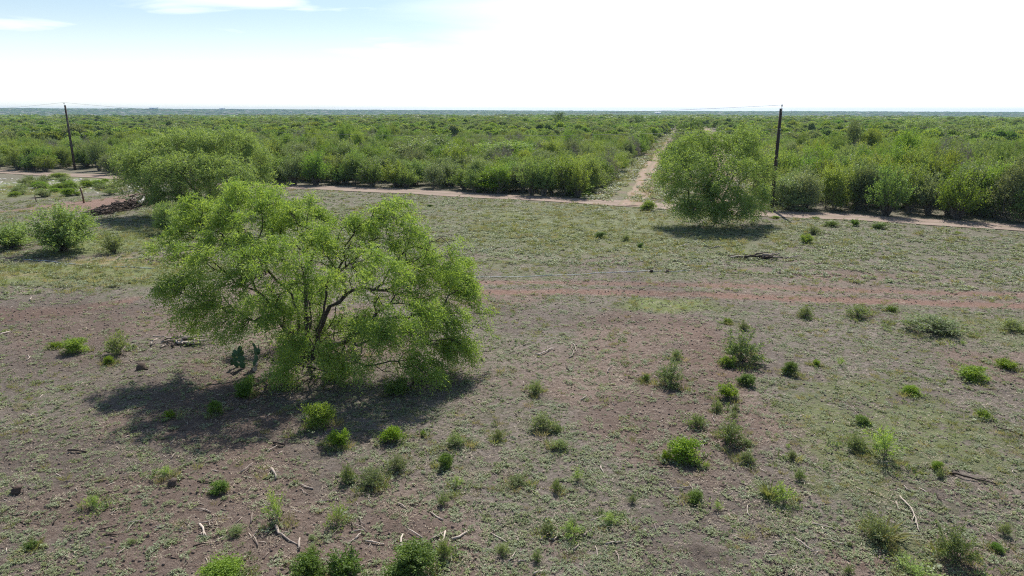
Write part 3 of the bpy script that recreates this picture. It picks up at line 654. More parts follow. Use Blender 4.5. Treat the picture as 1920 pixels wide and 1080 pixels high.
def in_brush(x, y, m=2.9):
    ok = y > road_y(x)+m
    cl, cr = clear_l(y), clear_r(y); mid_ = (x > cl+6.4) & (x < np.minimum(cl+13, cr-9)) & (y > 105) & (fbm(x/6, y/6, 81, 2) > .42)
    ok &= ~((x > cl-.3+1.2*(fbm(x/3, y/6, 82, 2)-.5)*2) & (x < cr+.3) & (y < 430) & ~mid_)
    return ok

# -- thicket: the 290 nearest shrubs are things, the rest one mass
B = wedge_grid(50, 185, 2.45, .005)
keep = in_brush(B[:, 0], B[:, 1]) & (np.abs(B[:, 0]) < B[:, 1]*.80+3)
# sparse pocket of pale dead grass in the thicket on the left, and a small gap by the road on the right
gx, gy = g(615, 271); keep &= ~((np.hypot((B[:, 0]-gx)/16, (B[:, 1]-gy)/14) < 1) & (rng.random(len(B)) < .6))
gx, gy = g(1648, 392); keep &= ~(np.hypot((B[:, 0]-gx)/.9, (B[:, 1]-gy)/3.5) < 1)
keep &= ~((np.abs(B[:, 0]+72.5*B[:, 1]/114.5) < 3.6) & (B[:, 1] < 116))
B = B[keep]; front = B[:, 1]-road_y(B[:, 0])
prox = B[:, 1]*1.0 + 0*front
order = np.argsort(front+.25*B[:, 1]); first = order[:285]; rest = order[285:]
def brush_h(x, y):
    h = 2.75+1.7*fbm(x/9, y/9, 51, 3)+1.0*(fbm(x/35, y/35, 52, 2)-.4)
    return h*(1+.22*sst(20, 40, x)*(y < 120))
for n_, i in enumerate(first):
    x, y = B[i]; k = int(rng.integers(8)); h = float(brush_h(x, y))*rng.uniform(.8, 1.2)*(1.35 if rng.random() < .07 else 1); w = rng.uniform(3.3, 4.8)
    right = x > clear_r(y)-1; fr = front[i] < 6.5
    grey = k in (2, 3, 7)
    u_ = 960+F*x/zc_of(y); where = 'near the left utility pole' if u_ < 230 else 'behind the round crowned tree' if u_ < 530 else 'between the round crowned tree and yellow green shrub' if u_ < 880 else 'between the yellow green shrub and the cleared lane' if not right else 'close to the right utility pole' if u_ < 1640 else 'right of the small gap by the road'
    lab = ('tall ' if h > 4.7 else 'low ' if h < 3.4 else '')+('grey green ' if grey else 'green ')+('upright ' if k % 2 == 0 else 'rounded ')+('front row shrub ' if fr else 'inner thicket shrub ')+where
    place(BRUSH[k], (x, y, float(height(x, y))), rng.uniform(0, 6.28), (w, w, h), lab, 'shrub', 'thicket shrubs along the dirt road')
P = B[rest]; P = P[rng.random(len(P)) < .95]; nP = len(P); h = brush_h(P[:, 0], P[:, 1])*rng.uniform(.7, 1.3, nP)*np.where(rng.random(nP) < .05, 1.4, 1); w = rng.uniform(3.0, 4.6, nP)
MID = [b[1][0][1] for b in BRUSH]+[BARE[1][0][1]]
gx0, gy0 = g(610, 276)
for n_ in range(16):
    x = gx0+rng.normal()*9; y = gy0+rng.normal()*6; w_ = rng.uniform(2.6, 4)
    place(BARE, (x, y, float(height(x, y))), rng.uniform(0, 6.28), (w_, w_, rng.uniform(2.6, 3.6)), 'bare grey dead shrub in the pale patch of the thicket behind the round crowned tree', 'shrub', 'dead shrubs in the pale patch of the thicket')
scatter('brush_thicket', MID, np.c_[P, height(P[:, 0], P[:, 1])], np.c_[w, w, h], np.c_[np.zeros(nP), np.zeros(nP), rng.uniform(0, 6.28, nP)], np.where(rng.random(nP) < .06, 8, rng.integers(0, 8, nP)),
        label='dense green brush thicket stretching away behind the dirt road', cat='thicket')
LOW = [low(200+i, (M_BRUSH, M_FAR, M_BRUSH, M_BRUSHG, M_FAR, M_BRUSHG)[i], 1800, .07) for i in range(6)]
P = wedge_grid(186, 620, 3.6, .009); P = P[in_brush(P[:, 0], P[:, 1])]; nP = len(P)
h = brush_h(P[:, 0], P[:, 1])*rng.uniform(.7, 1.3, nP)+.9*(rng.random(nP) < .06); w = rng.uniform(4.2, 7, nP)*(1+(np.hypot(*P.T)-186)*.0012)
scatter('distant_brush', LOW, np.c_[P, height(P[:, 0], P[:, 1])], np.c_[w, w, h*1.05], np.c_[np.zeros(nP), np.zeros(nP), rng.uniform(0, 6.28, nP)], rng.integers(0, 6, nP),
        label='green brush country in the middle distance', cat='brushland')
LOW2 = [low(220+i, (M_FAR, M_FAR, M_BRUSHG)[i % 3], 300, .17, 8) for i in range(5)]
P = wedge_grid(615, 5900, 8.5, .012); P = P[in_brush(P[:, 0], P[:, 1])]; nP = len(P); dd = np.hypot(*P.T)
w = rng.uniform(10, 17, nP)*(1+(dd-600)*.00045); h = rng.uniform(2.6, 4.6, nP)+1.6*(rng.random(nP) < .08)
scatter('far_brush', LOW2, np.c_[P, height(P[:, 0], P[:, 1])-.3], np.c_[w, w, h], np.c_[np.zeros(nP), np.zeros(nP), rng.uniform(0, 6.28, nP)], rng.integers(0, 5, nP),
        label='far off brush country fading blue towards the horizon', cat='brushland')

# ---- single trees that stand out of the thicket
def tree_proto(name, seed, leafm, lob, per, slen=.06, ll=.03, lw=.014, n_per=6, leaves=5, gaps=False):
    r = np.random.default_rng(seed); L_ = []
    for i in range(lob):
        a = r.uniform(0, 6.283); d = r.uniform(.12, .36); L_.append((np.array([d*math.cos(a), d*math.sin(a), r.uniform(.55, .85)]), np.array([.2, .2, .13])*r.uniform(.7, 1.2)))
    A = fill(L_, per, r, .5, .2)
    P, par, tips = grow(np.array([0, 0, -.02]), A, [[(0, 0, .12), (-.1, .03, .3), (-.2, .03, .45)], [(0, 0, .12), (.12, -.02, .3), (.2, .03, .45)], [(0, 0, .12), (.02, .1, .4)]], .45, .05, .012, r, .05)
    rad = radii(P, par, tip=.0018, ex=2.4, flare=1.2)
    V, Q, tint = sprays(P[tips], n_per, .028, slen, leaves, ll, lw, np.array([0, 0, .3]), .6, r=r)
    return (name, [('crown', mesh_from(name+'_crown', V, Q, None, leafm, {'tint': ('FACE', tint)})), ('trunk', branch_mesh(name+'_trunk', P, par, rad, M_BARK))])
TREES = [tree_proto('brush_tree', 301, M_MESQ2, 9, 40), tree_proto('brush_tree', 302, M_WISP, 8, 30, n_per=4), tree_proto('brush_tree', 303, M_MESQ, 10, 45), tree_proto('brush_tree', 304, M_DARKL, 8, 45)]
for (k, px, py, wpx, hpx, lab) in [
    (1, 800, 330, 120, 78, 'thin grey green mesquite with bare dark limbs showing, just behind the front of the thicket'),
    (2, 945, 318, 115, 55, 'wide pale green tree crown rising in the thicket right of the thin mesquite'),
    (3, 1050, 246, 28, 38, 'small dark round tree standing alone above the distant brush'),
    (3, 1300, 264, 56, 44, 'dark tree with black limbs standing in the middle of the cleared lane'),
    (3, 1272, 262, 30, 30, 'leaning dark leafless looking tree at the left side of the lane trees'),
    (0, 1720, 262, 70, 46, 'grey green tree crown rising above the right hand thicket'),
    (0, 1830, 256, 60, 42, 'dark distant tree on the right above the brush line'),
    (0, 1890, 268, 70, 42, 'rounded grey green tree at the right edge above the thicket'),
    (1, 1800, 280, 80, 44, 'pale grey tree crown between the two right hand trees'),
    (0, 640, 300, 70, 40, 'soft green tree crown behind the thicket left of the thin mesquite'),
    (3, 1190, 246, 40, 32, 'dark tree by the far end of the cleared lane, on its left')]:
    gy_ = g(px, py)[1]; x, y = g(px, py); zc = zc_of(y); place(TREES[k], (x, y, float(height(x, y))), px*.7, (wpx*zc/F*1.15, wpx*zc/F*1.15, max(2.5, at(px, py-hpx, y)[2]-float(height(x, y)))), lab, 'tree')
# two stand-out shrubs at the road edge and loose ones in the field
YB = shrub_proto('brush_shrub', 131, M_BRIGHT, M_TWIG, 9, 30, 6, .09, 4, .04, .025, .5, 0, .03, stem_r=.004)
FB = [broom_proto('loose_shrub', 180+i, M_MESQ2, M_TWIG, 100, 1.15, 16, 9, .034, .015, .06, .2, sr=.004) for i in range(2)]
SP = {
 'fine': FB,
 'leafy': [shrub_proto('leafy_shrub', 400+i, M_BRIGHT, M_TWIG, 8, 30, 7, .15, 4, .06, .034, .4, .0, .06, lobe_r=.22) for i in range(2)]+[broom_proto('leafy_shrub', 405, M_BRIGHT, M_TWIG, 50, 1.1, 11, 6, .07, .032, .1)],
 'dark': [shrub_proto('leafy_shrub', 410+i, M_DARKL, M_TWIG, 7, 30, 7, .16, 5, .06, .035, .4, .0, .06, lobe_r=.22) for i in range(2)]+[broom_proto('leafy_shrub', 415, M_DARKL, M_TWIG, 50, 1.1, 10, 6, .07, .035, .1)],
 'wispy': [broom_proto('wispy_shrub', 420+i, M_WISP, M_TWIG, 46, 1.15, 9, 6, .075, .02, .15) for i in range(3)],
 'sprig': [broom_proto('feathery_shrub', 430+i, M_MESQ, M_TWIG, 16, 1.0, 8, 8, .08, .02, .1, .34) for i in range(2)],
 'grass': [grass_proto('grass_clump', 440+i, M_GRASS, 110, 1.0, .5, .035, .55) for i in range(2)],
 'brush': [BRUSH[0], BRUSH[4], BRUSH[5]], 'yellow': [YB]}
PL = [
 ('yellow', 925, 362, 90, 50, 'tall yellow green shrub in the front row of the thicket, right of centre'),
 ('yellow', 1085, 366, 85, 26, 'low bright green shrub by the road, last before the cleared lane'),
 ('leafy', 1575, 375, 60, 48, 'bright yellow green shrub in the front row behind the road, near the gap'),
 ('fine', 92, 480, 150, 108, 'large loose green shrub standing in the field at the far left'),
 ('fine', 2, 470, 100, 62, 'dark green shrub cut by the left edge of the photo'),
 ('fine', 308, 442, 60, 72, 'dark green shrub between the dirt pile and the largest tree'),
 ('wispy', 205, 478, 60, 50, 'thin spindly shrub on the grass right of the large loose shrub'),
 ('brush', 60, 352, 46, 14, 'low dull shrub on the cleared ground at the upper left'),
 ('brush', 105, 338, 40, 16, 'small round shrub beside the road near the left utility pole'),
 ('leafy', 100, 362, 24, 9, 'small bright tuft shrub near the leaning fence post'),
 ('leafy', 140, 664, 40, 32, 'small bright green shrub left of the twiggy pair'),
 ('leafy', 102, 655, 24, 16, 'tiny pale green shrub furthest left of the three near the bare streaks'),
 ('wispy', 215, 668, 62, 54, 'twiggy green shrub with an open crown on the left of the field'),
 ('leafy', 201, 684, 20, 20, 'small yellow green shrub at the foot of the twiggy one'),
 ('leafy', 317, 785, 20, 20, 'small yellow green shrub standing in the shadow of the largest tree'),
 ('dark', 400, 780, 24, 34, 'dark spindly shrub in the tree shadow'),
 ('leafy', 590, 803, 62, 56, 'bright round shrub just in front of the tree shadow, the bigger of a pair'),
 ('leafy', 632, 840, 44, 46, 'bright shrub just right of and nearer than its bigger twin'),
 ('leafy', 733, 832, 45, 36, 'dome shaped yellow green shrub standing alone in front of the largest tree'),
 ('leafy', 793, 817, 11, 13, 'tiny green seedling right of the dome shaped shrub'),
 ('wispy', 855, 838, 44, 34, 'loose dull green shrub right of the dome shaped one'),
 ('dark', 832, 877, 30, 34, 'upright dark green shrub below the loose dull one'),
 ('wispy', 935, 824, 24, 28, 'thin upright weed between the dull shrub and the spiky one'),
 ('wispy', 1018, 808, 52, 42, 'spiky green shrub in the middle of the near field'),
 ('wispy', 1050, 845, 40, 26, 'sparse low weed just below the spiky shrub'),
 ('wispy', 1004, 740, 34, 34, 'sparse dark stemmed weed above the spiky shrub'),
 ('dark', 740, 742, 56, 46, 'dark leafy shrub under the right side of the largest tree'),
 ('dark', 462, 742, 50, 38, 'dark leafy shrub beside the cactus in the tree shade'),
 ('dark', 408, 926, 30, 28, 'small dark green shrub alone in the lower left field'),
 ('dark', 53, 1034, 30, 22, 'small round green shrub close to the lower left corner'),
 ('sprig', 515, 985, 46, 84, 'tall feathery sapling leaning over a dark shadow in the lower left'),
 ('sprig', 632, 985, 34, 60, 'pale feathery sapling right of the taller one'),
 ('sprig', 312, 900, 40, 30, 'faint feathery sprig among dead sticks at the lower left'),
 ('sprig', 170, 960, 40, 36, 'pale feathery sprig at the far lower left'),
 ('wispy', 652, 905, 28, 50, 'thin upright weed left of the grey wispy shrub'),
 ('wispy', 696, 915, 62, 46, 'grey wispy shrub in the lower middle left'),
 ('wispy', 742, 885, 44, 40, 'sparse stalky weed right of the grey wispy shrub'),
 ('dark', 778, 1082, 92, 74, 'large dense dark green dome shrub at the bottom edge'),
 ('dark', 640, 1090, 74, 66, 'dark leafy shrub at the bottom edge left of the dome shrub'),
 ('leafy', 410, 1096, 84, 44, 'bright low shrub cut by the bottom edge on the left'),
 ('dark', 570, 1092, 70, 56, 'rough green shrub at the bottom edge between two others'),
 ('wispy', 832, 1050, 34, 60, 'thin stalky weed just right of the large dome shrub'),
 ('sprig', 858, 915, 30, 26, 'low feathery tuft in the lower middle'),
 ('wispy', 1000, 985, 0, 0, ''),
 ('wispy', 1045, 920, 22, 36, 'single thin upright weed in the lower middle'),
 ('wispy', 970, 915, 50, 26, 'low wispy weed left of the single upright one'),
 ('sprig', 1075, 1010, 50, 36, 'bushy pale green tuft among broken sticks near the bottom centre'),
 ('wispy', 1028, 1000, 34, 28, 'small dull tuft just left of the bushy pale one'),
 ('sprig', 1150, 985, 50, 28, 'low sprawling pale weed right of the bushy tuft'),
 ('leafy', 1293, 866, 60, 52, 'bright yellow green shrub left of the grey round one'),
 ('leafy', 1250, 862, 22, 26, 'small bright shoot at the left foot of the bright shrub'),
 ('wispy', 1368, 836, 70, 62, 'round grey green shrub right of the bright one'),
 ('wispy', 1308, 800, 36, 34, 'sparse grey shrub behind the bright and the grey pair'),
 ('leafy', 1367, 748, 46, 36, 'compact bright green shrub below the tall loose one'),
 ('wispy', 1345, 768, 28, 30, 'dull weed at the foot of the compact bright shrub'),
 ('dark', 1405, 722, 34, 26, 'small green shrub right of and behind the compact bright one'),
 ('leafy', 1368, 686, 34, 28, 'small bright shrub at the left foot of the tall loose one'),
 ('wispy', 1398, 680, 84, 68, 'tall loose yellow green shrub on the right, the biggest of its group'),
 ('dark', 1484, 700, 26, 30, 'small upright green shrub right of the tall loose one'),
 ('leafy', 1532, 682, 16, 18, 'tiny green shrub beyond the small upright one'),
 ('wispy', 1262, 725, 68, 56, 'rounded dull green shrub right of centre with its own dark shadow'),
 ('wispy', 1270, 672, 24, 26, 'small grey weed behind the rounded dull green shrub'),
 ('dark', 1212, 712, 14, 22, 'little dark weed left of the rounded dull green shrub'),
 ('wispy', 1515, 594, 34, 30, 'round grey shrub beyond the field track, the left one of two'),
 ('wispy', 1614, 594, 50, 30, 'green grey shrub beyond the field track, the right one of two'),
 ('dark', 1673, 583, 24, 16, 'small green plant between the grey shrub and the long low mat'),
 ('wispy', 1765, 630, 130, 40, 'long low spreading mat of grey green brush on the right'),
 ('wispy', 1905, 622, 50, 30, 'grey green brush touching the right edge in the middle distance'),
 ('leafy', 1366, 603, 18, 14, 'tiny yellow shrub above the tall loose one, left'),
 ('wispy', 1397, 616, 20, 22, 'small dull shrub just behind the tall loose one'),
 ('leafy', 1838, 712, 52, 30, 'bright green low shrub near the right edge, the larger of two'),
 ('leafy', 1893, 690, 40, 22, 'bright green low shrub at the right edge, the smaller of two'),
 ('leafy', 1714, 738, 32, 20, 'low bright green patch shrub on the right field'),
 ('dark', 1617, 795, 28, 20, 'small dark shrub above the wide loose thicket on the right'),
 ('sprig', 1672, 866, 76, 84, 'wide loose feathery thicket on the right, greener side'),
 ('wispy', 1610, 845, 50, 40, 'grey sparse brush at the left side of the feathery thicket'),
 ('leafy', 1763, 880, 20, 22, 'small green shoot near the long dead branch'),
 ('grass', 1446, 930, 30, 42, 'tall broad bladed grass clump with pale leaves on the right'),
 ('sprig', 1476, 948, 50, 56, 'feathery green shrub leaning out of the broad bladed grass'),
 ('dark', 1306, 940, 32, 26, 'small dark round shrub with a pale stick beside it'),
 ('wispy', 1404, 866, 34, 30, 'sparse weed right and below the round grey shrub'),
 ('wispy', 1486, 858, 24, 22, 'small dark weed left of the sparse grey brush'),
 ('wispy', 1652, 1015, 66, 66, 'tall wispy shrub near the lower right with a dark shadow'),
 ('grass', 1665, 1010, 44, 56, 'pale grass clump growing out of the tall wispy shrub'),
 ('wispy', 1810, 1060, 92, 84, 'large grey green shrub in the lower right corner area'),
 ('sprig', 1735, 1092, 90, 40, 'low bright feathery growth at the bottom edge on the right'),
 ('leafy', 1850, 783, 30, 20, 'small green shrub on the far right of the near field'),
 ('dark', 1873, 1030, 22, 20, 'small weed right of the large grey green shrub'),
 ('dark', 1128, 447, 22, 14, 'small dark green shrub standing alone far out in the field'),
 ('wispy', 1174, 452, 16, 18, 'tiny yellowish shrub right of the lone dark one far out'),
 ('dark', 1202, 464, 13, 10, 'tiny dark shrub third in the far row of small ones'),
 ('dark', 806, 389, 13, 6, 'tiny green shrub in the field close to the road'),
 ('leafy', 1515, 456, 26, 22, 'bright green shrub right of the lone dense tree, nearest to camera there'),
 ('wispy', 1527, 440, 34, 20, 'pale bushy shrub behind the bright one right of the dense tree'),
 ('brush', 1563, 427, 32, 14, 'low dull shrub by the road near the round dark one'),
 ('dark', 1604, 425, 21, 18, 'round dark green shrub close to the road on the right'),
 ('dark', 1653, 431, 25, 13, 'flat dark green shrub right of the round dark one by the road'),
 ('leafy', 1454, 411, 12, 7, 'tiny bright shrub at the foot of the pole shadow'),
 ('dark', 1532, 412, 18, 6, 'low green shrub on the road verge behind the pale bushy one'),
 ('leafy', 1215, 395, 26, 22, 'pale leafy shoot at the left foot of the lone dense tree'),
 ('leafy', 1795, 437, 10, 4, 'tiny green tuft on the far right road verge'),
 ('sprig', 380, 725, 0, 0, ''),
]
pr = np.random.default_rng(99); PLW = []
for i, (k, px, py, w, h, lab) in enumerate(PL):
    if not lab: continue
    x, y = g(px, py); zc = zc_of(y); ps = SP[k]; p = ps[i % len(ps)]
    W = w*zc/F*1.02; H = h*zc/F*.84; y += W*.25
    cat = 'grass' if k == 'grass' else 'shrub'; PLW.append((x, y, W))
    if k == 'grass': W *= 1.6
    place(p, (x, y, float(height(x, y))-.01), pr.uniform(0, 6.28), (W*pr.uniform(.85, 1.2), W*pr.uniform(.8, 1.05), H), lab, cat, tilt=(pr.uniform(-.12, .12), pr.uniform(-.12, .12)))
# scrubby growth on the cleared ground at the upper left
for i in range(34):
    px = pr.uniform(0, 215); py = pr.uniform(336, 372); x, y = g(px, py); zc = zc_of(y)
    if abs(y-road_y(x)) < 3: continue
    s = pr.uniform(.7, 2.2); place(SP['wispy' if i % 3 else 'leafy'][i % 3], (x, y, float(height(x, y))), pr.uniform(0, 6.28), (s, s, s*.45),
          'low scattered shrub on the cleared ground beyond the leaning fence post', 'shrub', 'low scrub on the cleared ground at the upper left')
for i in range(34):
    px = pr.uniform(0, 1920); py = pr.uniform(640, 1075)
    if px < 900 and py < 860: continue
    x, y = g(px, py); s = pr.uniform(.16, .42)
    kk = ('wispy', 'sprig', 'wispy', 'wispy')[i % 4]
    place(SP[kk][i % 2], (x, y, float(height(x, y))), pr.uniform(0, 6.28), (s, s, s*pr.uniform(.5, 1)),
          'small weed seedling, one of many scattered over the near field', 'weed', 'weed seedlings scattered over the near field')

# ------------------------------------------------------------------ prickly pear
def cactus():
    x, y = g(474, 690); e = empty('prickly_pear', (x, y, float(height(x, y))))
    e.scale = (.68, .68, .68)
    tag(e, 'prickly pear cactus with dark flat pads in the shade of the largest tree', 'cactus')
    r = np.random.default_rng(5)
    th = np.linspace(0, 2*math.pi, 14, endpoint=False)
    ph = np.linspace(0, math.pi, 8)
    def pad(s):
        V = []
        for p in ph:
            for t_ in th: V.append((s*.5*math.sin(p)*math.cos(t_), .07*s*math.sin(p)*math.sin(t_), s*.62-s*.62*math.cos(p)))
        V = np.array(V); Q = [(a*14+b, a*14+(b+1) % 14, (a+1)*14+(b+1) % 14, (a+1)*14+b) for a in range(7) for b in range(14)]
        return V, np.array(Q)
    def add(base, s, rz, tilt, mm=M_CACT, depth=0):
        V, Q = pad(s); R = np.array(Euler((tilt[0], tilt[1], rz)).to_matrix()); Wd = V@R.T+base
        obj('pad', mesh_from('pad', Wd, Q, None, mm, None, True), e)
        if depth < 3:
            for k in range(2 if depth < 2 else 1):
                u = r.uniform(-.9, .9); b = np.array([s*.42*math.sin(u), 0, s*.62+s*.55*math.cos(u)]); add(base+R@b, s*r.uniform(.75, .95), rz+r.uniform(-.6, .6), (tilt[0]+r.uniform(-.35, .35), tilt[1]+u*.6), mm, depth+1)
    add(np.array([-.5, 0, 0]), .34, .2, (.1, -.3)); add(np.array([.1, .1, 0]), .36, -.3, (-.1, .1)); add(np.array([-.9, .2, 0]), .28, .5, (.1, -.4), depth=1)
    for k in range(3):
        V, Q = pad(.26); R = np.array(Euler((.3*k, .5, k*1.3)).to_matrix()); obj('dead_pad', mesh_from('dead_pad', V@R.T+np.array([.25+.07*k, -.5, .12*k]), Q, None, M_DEAD, None, True), e)
cactus()

# ------------------------------------------------------------------ dead wood
def stick_mesh(p0, p1, rad, mm, r, fork=True, sides=6):
    p0 = np.array(p0, float); p1 = np.array(p1, float); L = np.linalg.norm(p1-p0); n = max(4, int(L/.12)); t = np.linspace(0, 1, n)[:, None]
    side = norm(np.cross(p1-p0, [0, 0, 1.]))
    P = p0+(p1-p0)*t + side*np.sin(t*math.pi*r.uniform(.8, 1.8))*L*r.uniform(-.09, .09) + r.normal(size=(n, 3))*rad*.35
    P[:, 2] += np.sin(t[:, 0]*math.pi)*L*.03
    R = rad*(1-.55*t[:, 0])*r.uniform(.85, 1.15, n); A = Acc(); A.add(*polytube(P, R, sides))
    if fork and L > .5:
        for f in range(r.integers(1, 3)):
            k = int(n*r.uniform(.35, .8)); d = norm(P[min(k+1, n-1)]-P[k]); q = P[k]+(d+side*r.choice([-1, 1])*r.uniform(.4, .9)+np.array([0, 0, .25*r.random()]))*L*r.uniform(.15, .3); A.add(*polytube([P[k], (P[k]+q)/2+r.normal(size=3)*.02, q], [R[k]*.7, R[k]*.5, R[k]*.25], 5))
    return A.mesh('dead_branch', mm)
sr = np.random.default_rng(21)
def stick(px0, py0, px1, py1, rad, label, mm=None, group=None, lift=0, name='dead_branch', cat='dead branch'):
    a = g(px0, py0); b = g(px1, py1); z0 = float(height(*a))+rad*.8+lift; z1 = float(height(*b))+rad*.6+lift
    rad *= .72 if lift == 0 else 1
    p0 = np.array([a[0], a[1], z0]); p1 = np.array([b[0], b[1], z1])
    me = stick_mesh(p0-p0, p1-p0, rad, mm or M_DEAD, sr); o = obj(name, me, loc=tuple(p0)); return tag(o, label, cat, group)
for s in [
 (563, 943, 577, 880, .075, 'thick pale log pointing upward'), ]:
    pass
SL = [
 (828, 1030, 835, 998, .05, 'thick split pale log just right of the large dome shrub', M_DEAD),
 (753, 1025, 755, 1000, .05, 'short upright pale log just left of the large dome shrub', M_DEAD),
 (808, 1012, 836, 998, .04, 'bent pale branch left of the thick split log', M_DEAD),
 (848, 1012, 882, 994, .05, 'crooked branch right of the thick split log', M_DEAD),
 (686, 1014, 722, 1018, .035, 'long thin branch left of the large dome shrub', M_DEAD),
 (748, 941, 768, 955, .03, 'straight thin stick above the dome shrub', M_DEAD),
 (766, 943, 790, 950, .03, 'curved stick next to the straight thin stick', M_DKWOOD),
 (508, 879, 519, 898, .06, 'short thick stump log leaning at the lower left', M_DEAD),
 (518, 988, 560, 1022, .05, 'long brown branch at the foot of the tall feathery sapling', M_DEAD),
 (562, 1028, 563, 1010, .05, 'stubby pale piece at the end of the long brown branch', M_DEAD),
 (376, 984, 388, 1006, .045, 'pale forked stick in the lower left cluster', M_DEAD),
 (384, 990, 408, 985, .035, 'reddish stick crossing the pale forked one', M_DKWOOD),
 (296, 993, 315, 984, .03, 'pale stick right beside the feathery sprig, lower left', M_DEAD),
 (242, 984, 272, 978, .03, 'thin dark stick left of the feathery sprig', M_DEAD),
 (364, 1028, 385, 1019, .035, 'short brown stick at the lower left', M_DKWOOD),
 (222, 1043, 234, 1032, .03, 'double pale stick near the bottom left', M_DEAD),
 (130, 848, 165, 850, .06, 'curved dark branch alone on the dark soil at left', M_DKWOOD),
 (321, 862, 330, 850, .025, 'pale curved twig below the tree shadow', M_DEAD),
 (472, 978, 474, 960, .03, 'thin upright pale stick left of the feathery sapling', M_DEAD),
 (512, 832, 535, 836, .06, 'chunky dark log below the tree shadow', M_DKWOOD),
 (1782, 882, 1870, 905, .05, 'long dark fallen branch on the far right', M_DKWOOD),
 (1687, 928, 1732, 995, .03, 'long thin pale branch on the right leading to the corner shrub', M_DEAD),
 (1680, 938, 1686, 952, .03, 'short pale stick left of the long thin branch', M_DEAD),
 (1864, 797, 1905, 808, .035, 'dark fallen branch at the right edge', M_DKWOOD),
 (1453, 1014, 1485, 1012, .025, 'horizontal pale stick below the broad bladed grass', M_DEAD),
 (1545, 1014, 1580, 1023, .025, 'pale thin stick left of the tall wispy shrub', M_DEAD),
 (1542, 984, 1560, 1006, .02, 'slim pale stick above the thin stick near the wispy shrub', M_DEAD),
 (1376, 1002, 1400, 1010, .025, 'thin pale stick right of the turned soil', M_DEAD),
 (1367, 960, 1375, 972, .03, 'short pale bent stick above the turned soil', M_DEAD),
 (1155, 1030, 1161, 1055, .03, 'upright pale stick at the bottom right of centre', M_DEAD),
 (1078, 1030, 1086, 1014, .035, 'pale thick stick below the bushy pale tuft', M_DEAD),
 (1094, 1004, 1103, 996, .04, 'pale stub right of the bushy pale tuft', M_DEAD),
 (1014, 1012, 1022, 1002, .035, 'pale stub left of the bushy pale tuft', M_DEAD),
 (1032, 1008, 1050, 1003, .03, 'broken pale splinters beside the bushy tuft', M_DEAD),
 (1003, 1073, 1020, 1066, .035, 'pale stick at the very bottom centre', M_DEAD),
 (973, 1053, 985, 1048, .035, 'short stick left of the bottom centre one', M_DEAD),
 (1127, 871, 1132, 886, .03, 'short upright brown stick right of the single weed', M_DEAD),
 (1235, 874, 1262, 878, .035, 'dark double stick at the foot of the bright shrub', M_DKWOOD),
 (1258, 912, 1300, 910, .025, 'long pale stick left of the small dark round shrub', M_DEAD),
 (1004, 664, 1042, 652, .045, 'long bent dead branch in the middle field', M_DEAD),
 (1067, 668, 1076, 650, .04, 'forked pale branch right of the long bent one', M_DEAD),
 (1068, 640, 1086, 658, .025, 'thin pale branch behind the forked one', M_DEAD),
 (1141, 697, 1146, 682, .04, 'short pale upright stick alone in the middle field', M_DEAD),
 (1090, 750, 1100, 740, .03, 'pale short stick between the field shrubs', M_DEAD),
 (870, 652, 898, 662, .05, 'dark broken branch under the right edge of the largest tree', M_DKWOOD),
 (770, 712, 826, 698, .05, 'reddish split branch on the tree shadow', M_DEAD),
 (775, 718, 812, 712, .13, 'rotten log in the shadow right of the tree', M_DKWOOD),
 (0, 632, 20, 624, .05, 'weathered branch at the left edge of the field', M_DEAD),
 (50, 678, 56, 666, .03, 'pale twig in the left field', M_DEAD),
 (36, 672, 48, 676, .025, 'thin dark twig beside the pale one in the left field', M_DKWOOD),
 (57, 566, 60, 560, .05, 'pale chunk of wood on the bare streaks at left', M_DEAD),
 (1410, 468, 0, 0, 0, '', None),
]
for s in SL:
    if s[4]: stick(s[0], s[1], s[2], s[3], s[4], s[5], s[6])
for i in range(95):
    cx_, cy__ = [(330, 985), (545, 1010), (680, 1010), (820, 1015), (1090, 1010), (1350, 900), (1500, 1010), (1740, 960), (1080, 665), (460, 900)][i % 10]
    px = cx_+sr.normal()*(75 if i < 60 else 240); py = min(1076, cy__+sr.normal()*(26 if i < 60 else 60))
    if py < 600 or (300 < px < 900 and py < 830): continue
    a = g(px, py); L_ = sr.uniform(.12, .55); th = sr.uniform(0, 3.14); d = np.array([math.cos(th)*L_, math.sin(th)*L_, sr.uniform(-.01, .05)]); dk = sr.random() < .3
    o = obj('dead_twig', stick_mesh(np.zeros(3), d, sr.uniform(.010, .024), M_DKWOOD if dk else M_DEAD, sr, sides=5), loc=(a[0], a[1], float(height(*a))+.02))
    tag(o, ('dark' if dk else 'pale')+' broken twig, one of many strewn over the near field', 'twig', 'broken twigs strewn over the near field')
def pile(px, py, w, d, n, L, rad, mats, group, label, h=.35, seed=0):
    r = np.random.default_rng(seed); cx, cy_ = g(px, py)
    for i in range(n):
        a = r.uniform(-.5, .5)+(math.pi/2 if r.random() < .2 else 0); l = L*r.uniform(.5, 1.2)
        x = cx+r.normal()*w*.35; y = cy_+r.normal()*d*.35; z = float(height(x, y))+rad+h*(i/n)*r.uniform(.3, 1)
        v = np.array([math.cos(a), math.sin(a), r.uniform(-.12, .2)])*l
        o = obj('dead_branch', stick_mesh(-v/2, v/2, rad*r.uniform(.6, 1.3), mats[i % len(mats)], r), loc=(x, y, z)); tag(o, label, 'dead branch', group)
pile(345, 645, 1.6, .4, 18, 1.0, .05, [M_DEAD, M_DEAD, M_DKWOOD, M_DEAD], 'stack of cut branches at the left of the largest tree', 'cut pale branch in the low stack left of the largest tree', .3, 1)
pile(1430, 484, 1.9, .4, 12, 1.2, .09, [M_DKWOOD, M_DKWOOD, M_DEAD], 'dark branches in the flat stack on the right of the field', 'dark log in the flat stack out in the field below the dense tree', .3, 2)
